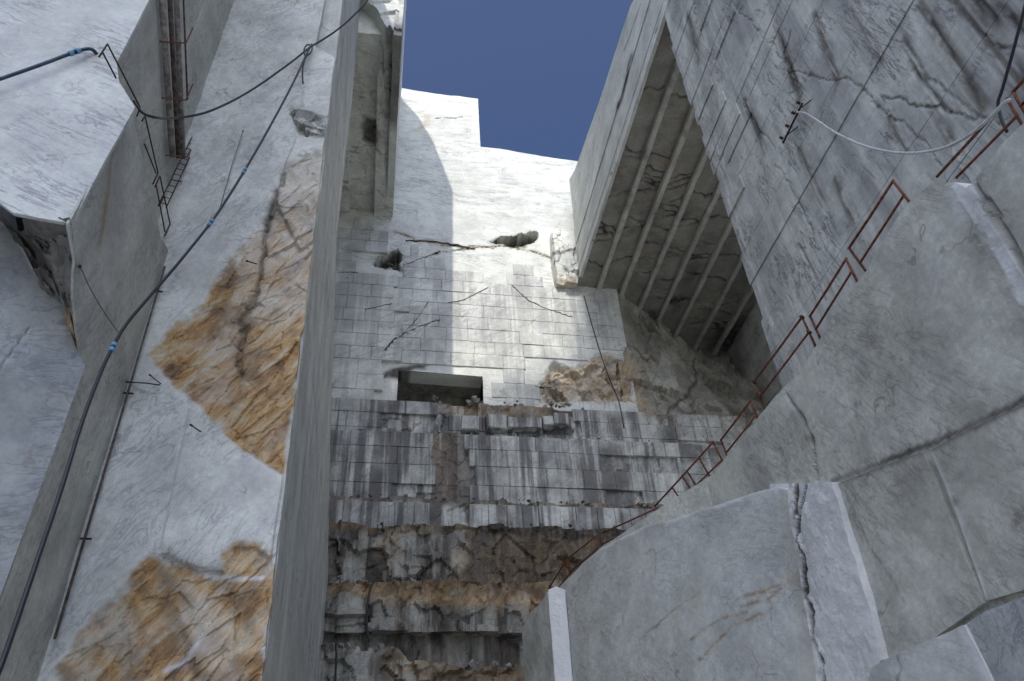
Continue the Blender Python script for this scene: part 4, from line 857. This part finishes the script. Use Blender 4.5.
# ---- hoses
def hose(name, path, r, mat, label, cat='hose', joints=(), n=8, jmat=None):
    P = spline(path, n); t = thing(name, P[-1], label, cat)
    hl = bar('hose_line', P, r, mat, t, 10)
    for q in joints:
        i = int(q * (len(P) - 1)); i = max(1, min(len(P) - 2, i)); d = P[i + 1] - P[i - 1]; d /= np.linalg.norm(d)
        for o in (-1, 1):
            bar('coupling', [P[i] + d * (o * .11 - .06), P[i] + d * o * .11, P[i] + d * (o * .11 + .06)], r * 1.55, jmat or M_BLUEC, t, 10).parent = hl
        bar('coupling_sleeve', [P[i] - d * .1, P[i], P[i] + d * .1], r * 1.3, M_BLACK, t, 10).parent = hl
    return t
hose('water_hose', [ony((-120, 118), 13.6), ony((-50, 96), 13.7), ony((0, 79), 13.75), ony((40, 65), 13.78), ony((72, 53), 13.8), ony((86, 49), 13.85), ony((93, 50), 13.9), ony((98, 57), 14.1), ony((101, 64), 14.4)], .052, M_BLUEHOSE,
     'blue black hose lying along the top of the veined left block', joints=(.52,))
A_ = onx((138, 107), -7.75)
hose('water_hose', [onx((134, 101), -7.9), A_, onx((143, 113), -7.6), onx((156, 117.5), -7.3), ony((176, 118), 16.6), ony((210, 111), 17.6), ony((250, 91), 19.3), ony((290, 63), 19.6), ony((309, 48), 19.95), ony((322, 40), 19.9), ony((337, 30), 19.7), ony((353, 16), 19.4), ony((369, -2), 19.1), ony((385, -26), 18.8), ony((400, -60), 18.5)], .042, M_BLACK,
     'black hose sagging from the left railing to the sawn marble side')
hose('water_hose', [ony((312, 44), 19.85), ony((307, 53), 19.8), ony((296, 77), 19.5), ony((280, 108), 19.2), ony((252, 158), 18.6), ony((219, 211), 17.9), ony((185, 255), 17.3), ony((150, 296), 16.6), ony((128, 322), 16.1), ony((116, 341), 15.8), ony((101, 372), 15.3), ony((82, 422), 14.6), ony((62, 487), 13.9), ony((40, 552), 13.3), ony((18, 617), 12.8), ony((0, 668), 12.4), ony((-40, 770), 11.8), ony((-90, 900), 11.0)], .042, M_BLACK,
     'long black hose slanting down in front of the golden marble face', joints=(.25, .31, .55))
t = thing('hose_knot', ony((309, 50), 19.95), 'black hose knot with hanging tail tied at the golden face corner', 'hose')
bar('loop', spline([ony(p, 19.85) for p in ((305, 56), (304, 50), (307, 45), (312, 46), (311, 52), (306, 57), (303, 66), (302.5, 76), (303, 83))], 6), .035, M_BLACK, t)
bar('anchor_pin', [ony((309, 47), 19.8), ony((309, 47), 20.4)], .03, M_RUSTDARK, t)

# pale hose, its bracket and the black cable on the right wall
XW = 15.75
t = thing('wall_bracket', onx((783, 143), 15.9), 'small rusty bar bracket with knobs fixed on the right wall', 'bracket')
ba, bb = onx((802.5, 103), XW), onx((783, 143), XW)
wb = bar('bar', [ba, (ba + bb) / 2, bb], .045, M_RUSTDARK, t)
for q in (.05, .3, .62, .93):
    p = ba + (bb - ba) * q; bar('knob', [p + np.array([-.02, 0, .1]), p + np.array([-.1, 0, .16]), p + np.array([-.16, 0, .2])], .06, M_RUSTDARK, t).parent = wb
for q in (.15, .8):
    p = ba + (bb - ba) * q; bar('stay', [p, p + np.array([.16, -.35, -.05]), p + np.array([.3, -.7, -.12])], .022, M_RUSTDARK, t)
hose('pale_hose', [onx((797, 112), 15.7), onx((806, 113.5), 15.6), onx((818, 121), 15.3), onx((838, 134), 14.8), onx((868, 147), 14.2), onx((903, 153), 13.6), onx((938, 149.5), 13.0), onx((966, 137), 12.4), onx((990, 118), 11.9), onx((1004, 103), 11.65), onx((1010, 100), 11.6)], .04, M_WHITEHOSE,
     'pale grey hose sagging across the right wall to the railing')
t = thing('cable', onx((1012, 128), 12.6), 'black cable hanging down to the railing past the rock notch', 'cable')
bar('wire', spline([onx(p, 12.6) for p in ((1040, -50), (1024, 10), (1012, 55), (1002, 90), (998, 103), (1001, 118), (1007, 132))], 6), .035, M_BLACK, t)

# cables on the back wall and benches
t = thing('cable', ony((623, 412), 48.7), 'thin black cable hanging over the golden patch of the back wall', 'cable')
bar('wire', spline([ony((584, 296), 49.2), ony((592, 325), 49.3), ony((602, 358), 49.3), ony((612, 385), 49.0), ony((619, 402), 48.7), ony((624, 428), 48.4)], 6), .05, M_BLACK, t)
t = thing('cable', ony((369, 640), 43.3), 'black cable hanging down the brown lower benches beside the sawn pillar', 'cable')
bar('wire', spline([ony((374, 580), 44.2), ony((370, 590), 44.0), ony((367, 608), 43.9), ony((367, 625), 43.9), ony((369, 642), 43.5)], 6), .06, M_BLACK, t)
t = thing('cable', ony((335, 690), 42.7), 'short black cable at the foot of the benches against the pillar', 'cable')
bar('wire', spline([ony((333, 638), 42.9), ony((336, 645), 42.7), ony((336, 665), 42.7), ony((334, 700), 42.7)], 6), .06, M_BLACK, t)
t = thing('cable', onx((118, 332), -7.4), 'thin dark wire drooping from a pin on the grey green side face', 'cable')
bar('wire', spline([onx(p, -7.45) for p in ((80, 266), (90, 288), (104, 312), (118, 332))], 6), .01, M_BLACK, t); bar('pin', [onx((80, 267), -7.7), onx((80, 266), -7.35)], .035, M_RUSTDARK, t)

# steel pins and rods left in the stone
def pin(pts, r, mat, label, y=None, x=None):
    P_ = [ony(p, y) if x is None else onx(p, x) for p in pts]
    t = thing('drill_rod', P_[0], label, 'rod'); sh = bar('shaft', P_, r, mat, t)
    d = (P_[-1] - P_[0]); d /= np.linalg.norm(d); bar('tip', [P_[0] - d * .03, P_[0] + d * .05], r * 1.7, mat, t).parent = sh
pin(((127, 382), (145, 383), (160, 385)), .02, M_RUSTDARK, 'dark steel rod sticking out across the white marble near the corner', y=19.9)
pin(((150, 375), (161, 384)), .016, M_RUSTDARK, 'short steel rod meeting the tip of the longer dark rod', y=19.92)
pin(((316, 372), (319, 395)), .035, M_RUST, 'rusty rod hanging on the sawn grey pillar face', x=-3.2)
pin(((191, 425), (201, 432)), .02, M_RUSTDARK, 'small dark rod at the top edge of the smooth pale slab', y=19.9)
pin(((247, 261), (257, 264)), .02, M_RUSTDARK, 'small dark rod at the upper edge of the golden patch', y=19.9)
pin(((243, 131), (232, 165), (219, 212)), .018, M_GREYSTEEL, 'long thin grey steel bar leaning on the white marble beside the black hose', y=19.95)

t = thing('corner_pipe', onx((70, 545), -7.4), 'thin dark pipe running down the corner of the golden face', 'pipe')
pl_ = bar('pipe_line', [np.array([-7.62, 20.0, 18.6]), np.array([-7.5, 20.0, 12.0]), np.array([-7.42, 20.0, 6.5])], .035, M_PIPE2, t)
for zz in (17.5, 13.5, 9.0): bar('clip', [np.array([-7.72 + .018 * (18 - zz), 20.0, zz]), np.array([-7.45 + .018 * (18 - zz), 20.0, zz])], .03, M_RUSTDARK, t).parent = pl_
# loose cut blocks on the bench under the niche
lb_me = []
for k in range(4):
    m = block_mesh(60 + k, .06); m.name = 'loose_block'; m.materials.append(M_BENCH); lb_me.append(m)
spots = [((470, 425), 1.3, 1.2), ((496, 424), 1.5, 1.25), ((516, 425), 1.4, .9), ((531, 425), 1.5, .9), ((548, 423), .8, .8), ((560, 421), 1.2, 1.0)]
for i, (p, w, h) in enumerate(spots):
    P_ = ony(p, 48.55); o = link('loose_block', lb_me[i % 4]); o.location = P_; o.scale = (w, .9, h); o.rotation_euler = (rng.uniform(-.05, .05), rng.uniform(-.05, .05), rng.uniform(-.15, .15))
    tag(o, ('first', 'second', 'third', 'fourth', 'fifth', 'sixth')[i] + ' loose marble block from the niche in the row on the bench edge', 'stone block', 'loose blocks on the bench edge')
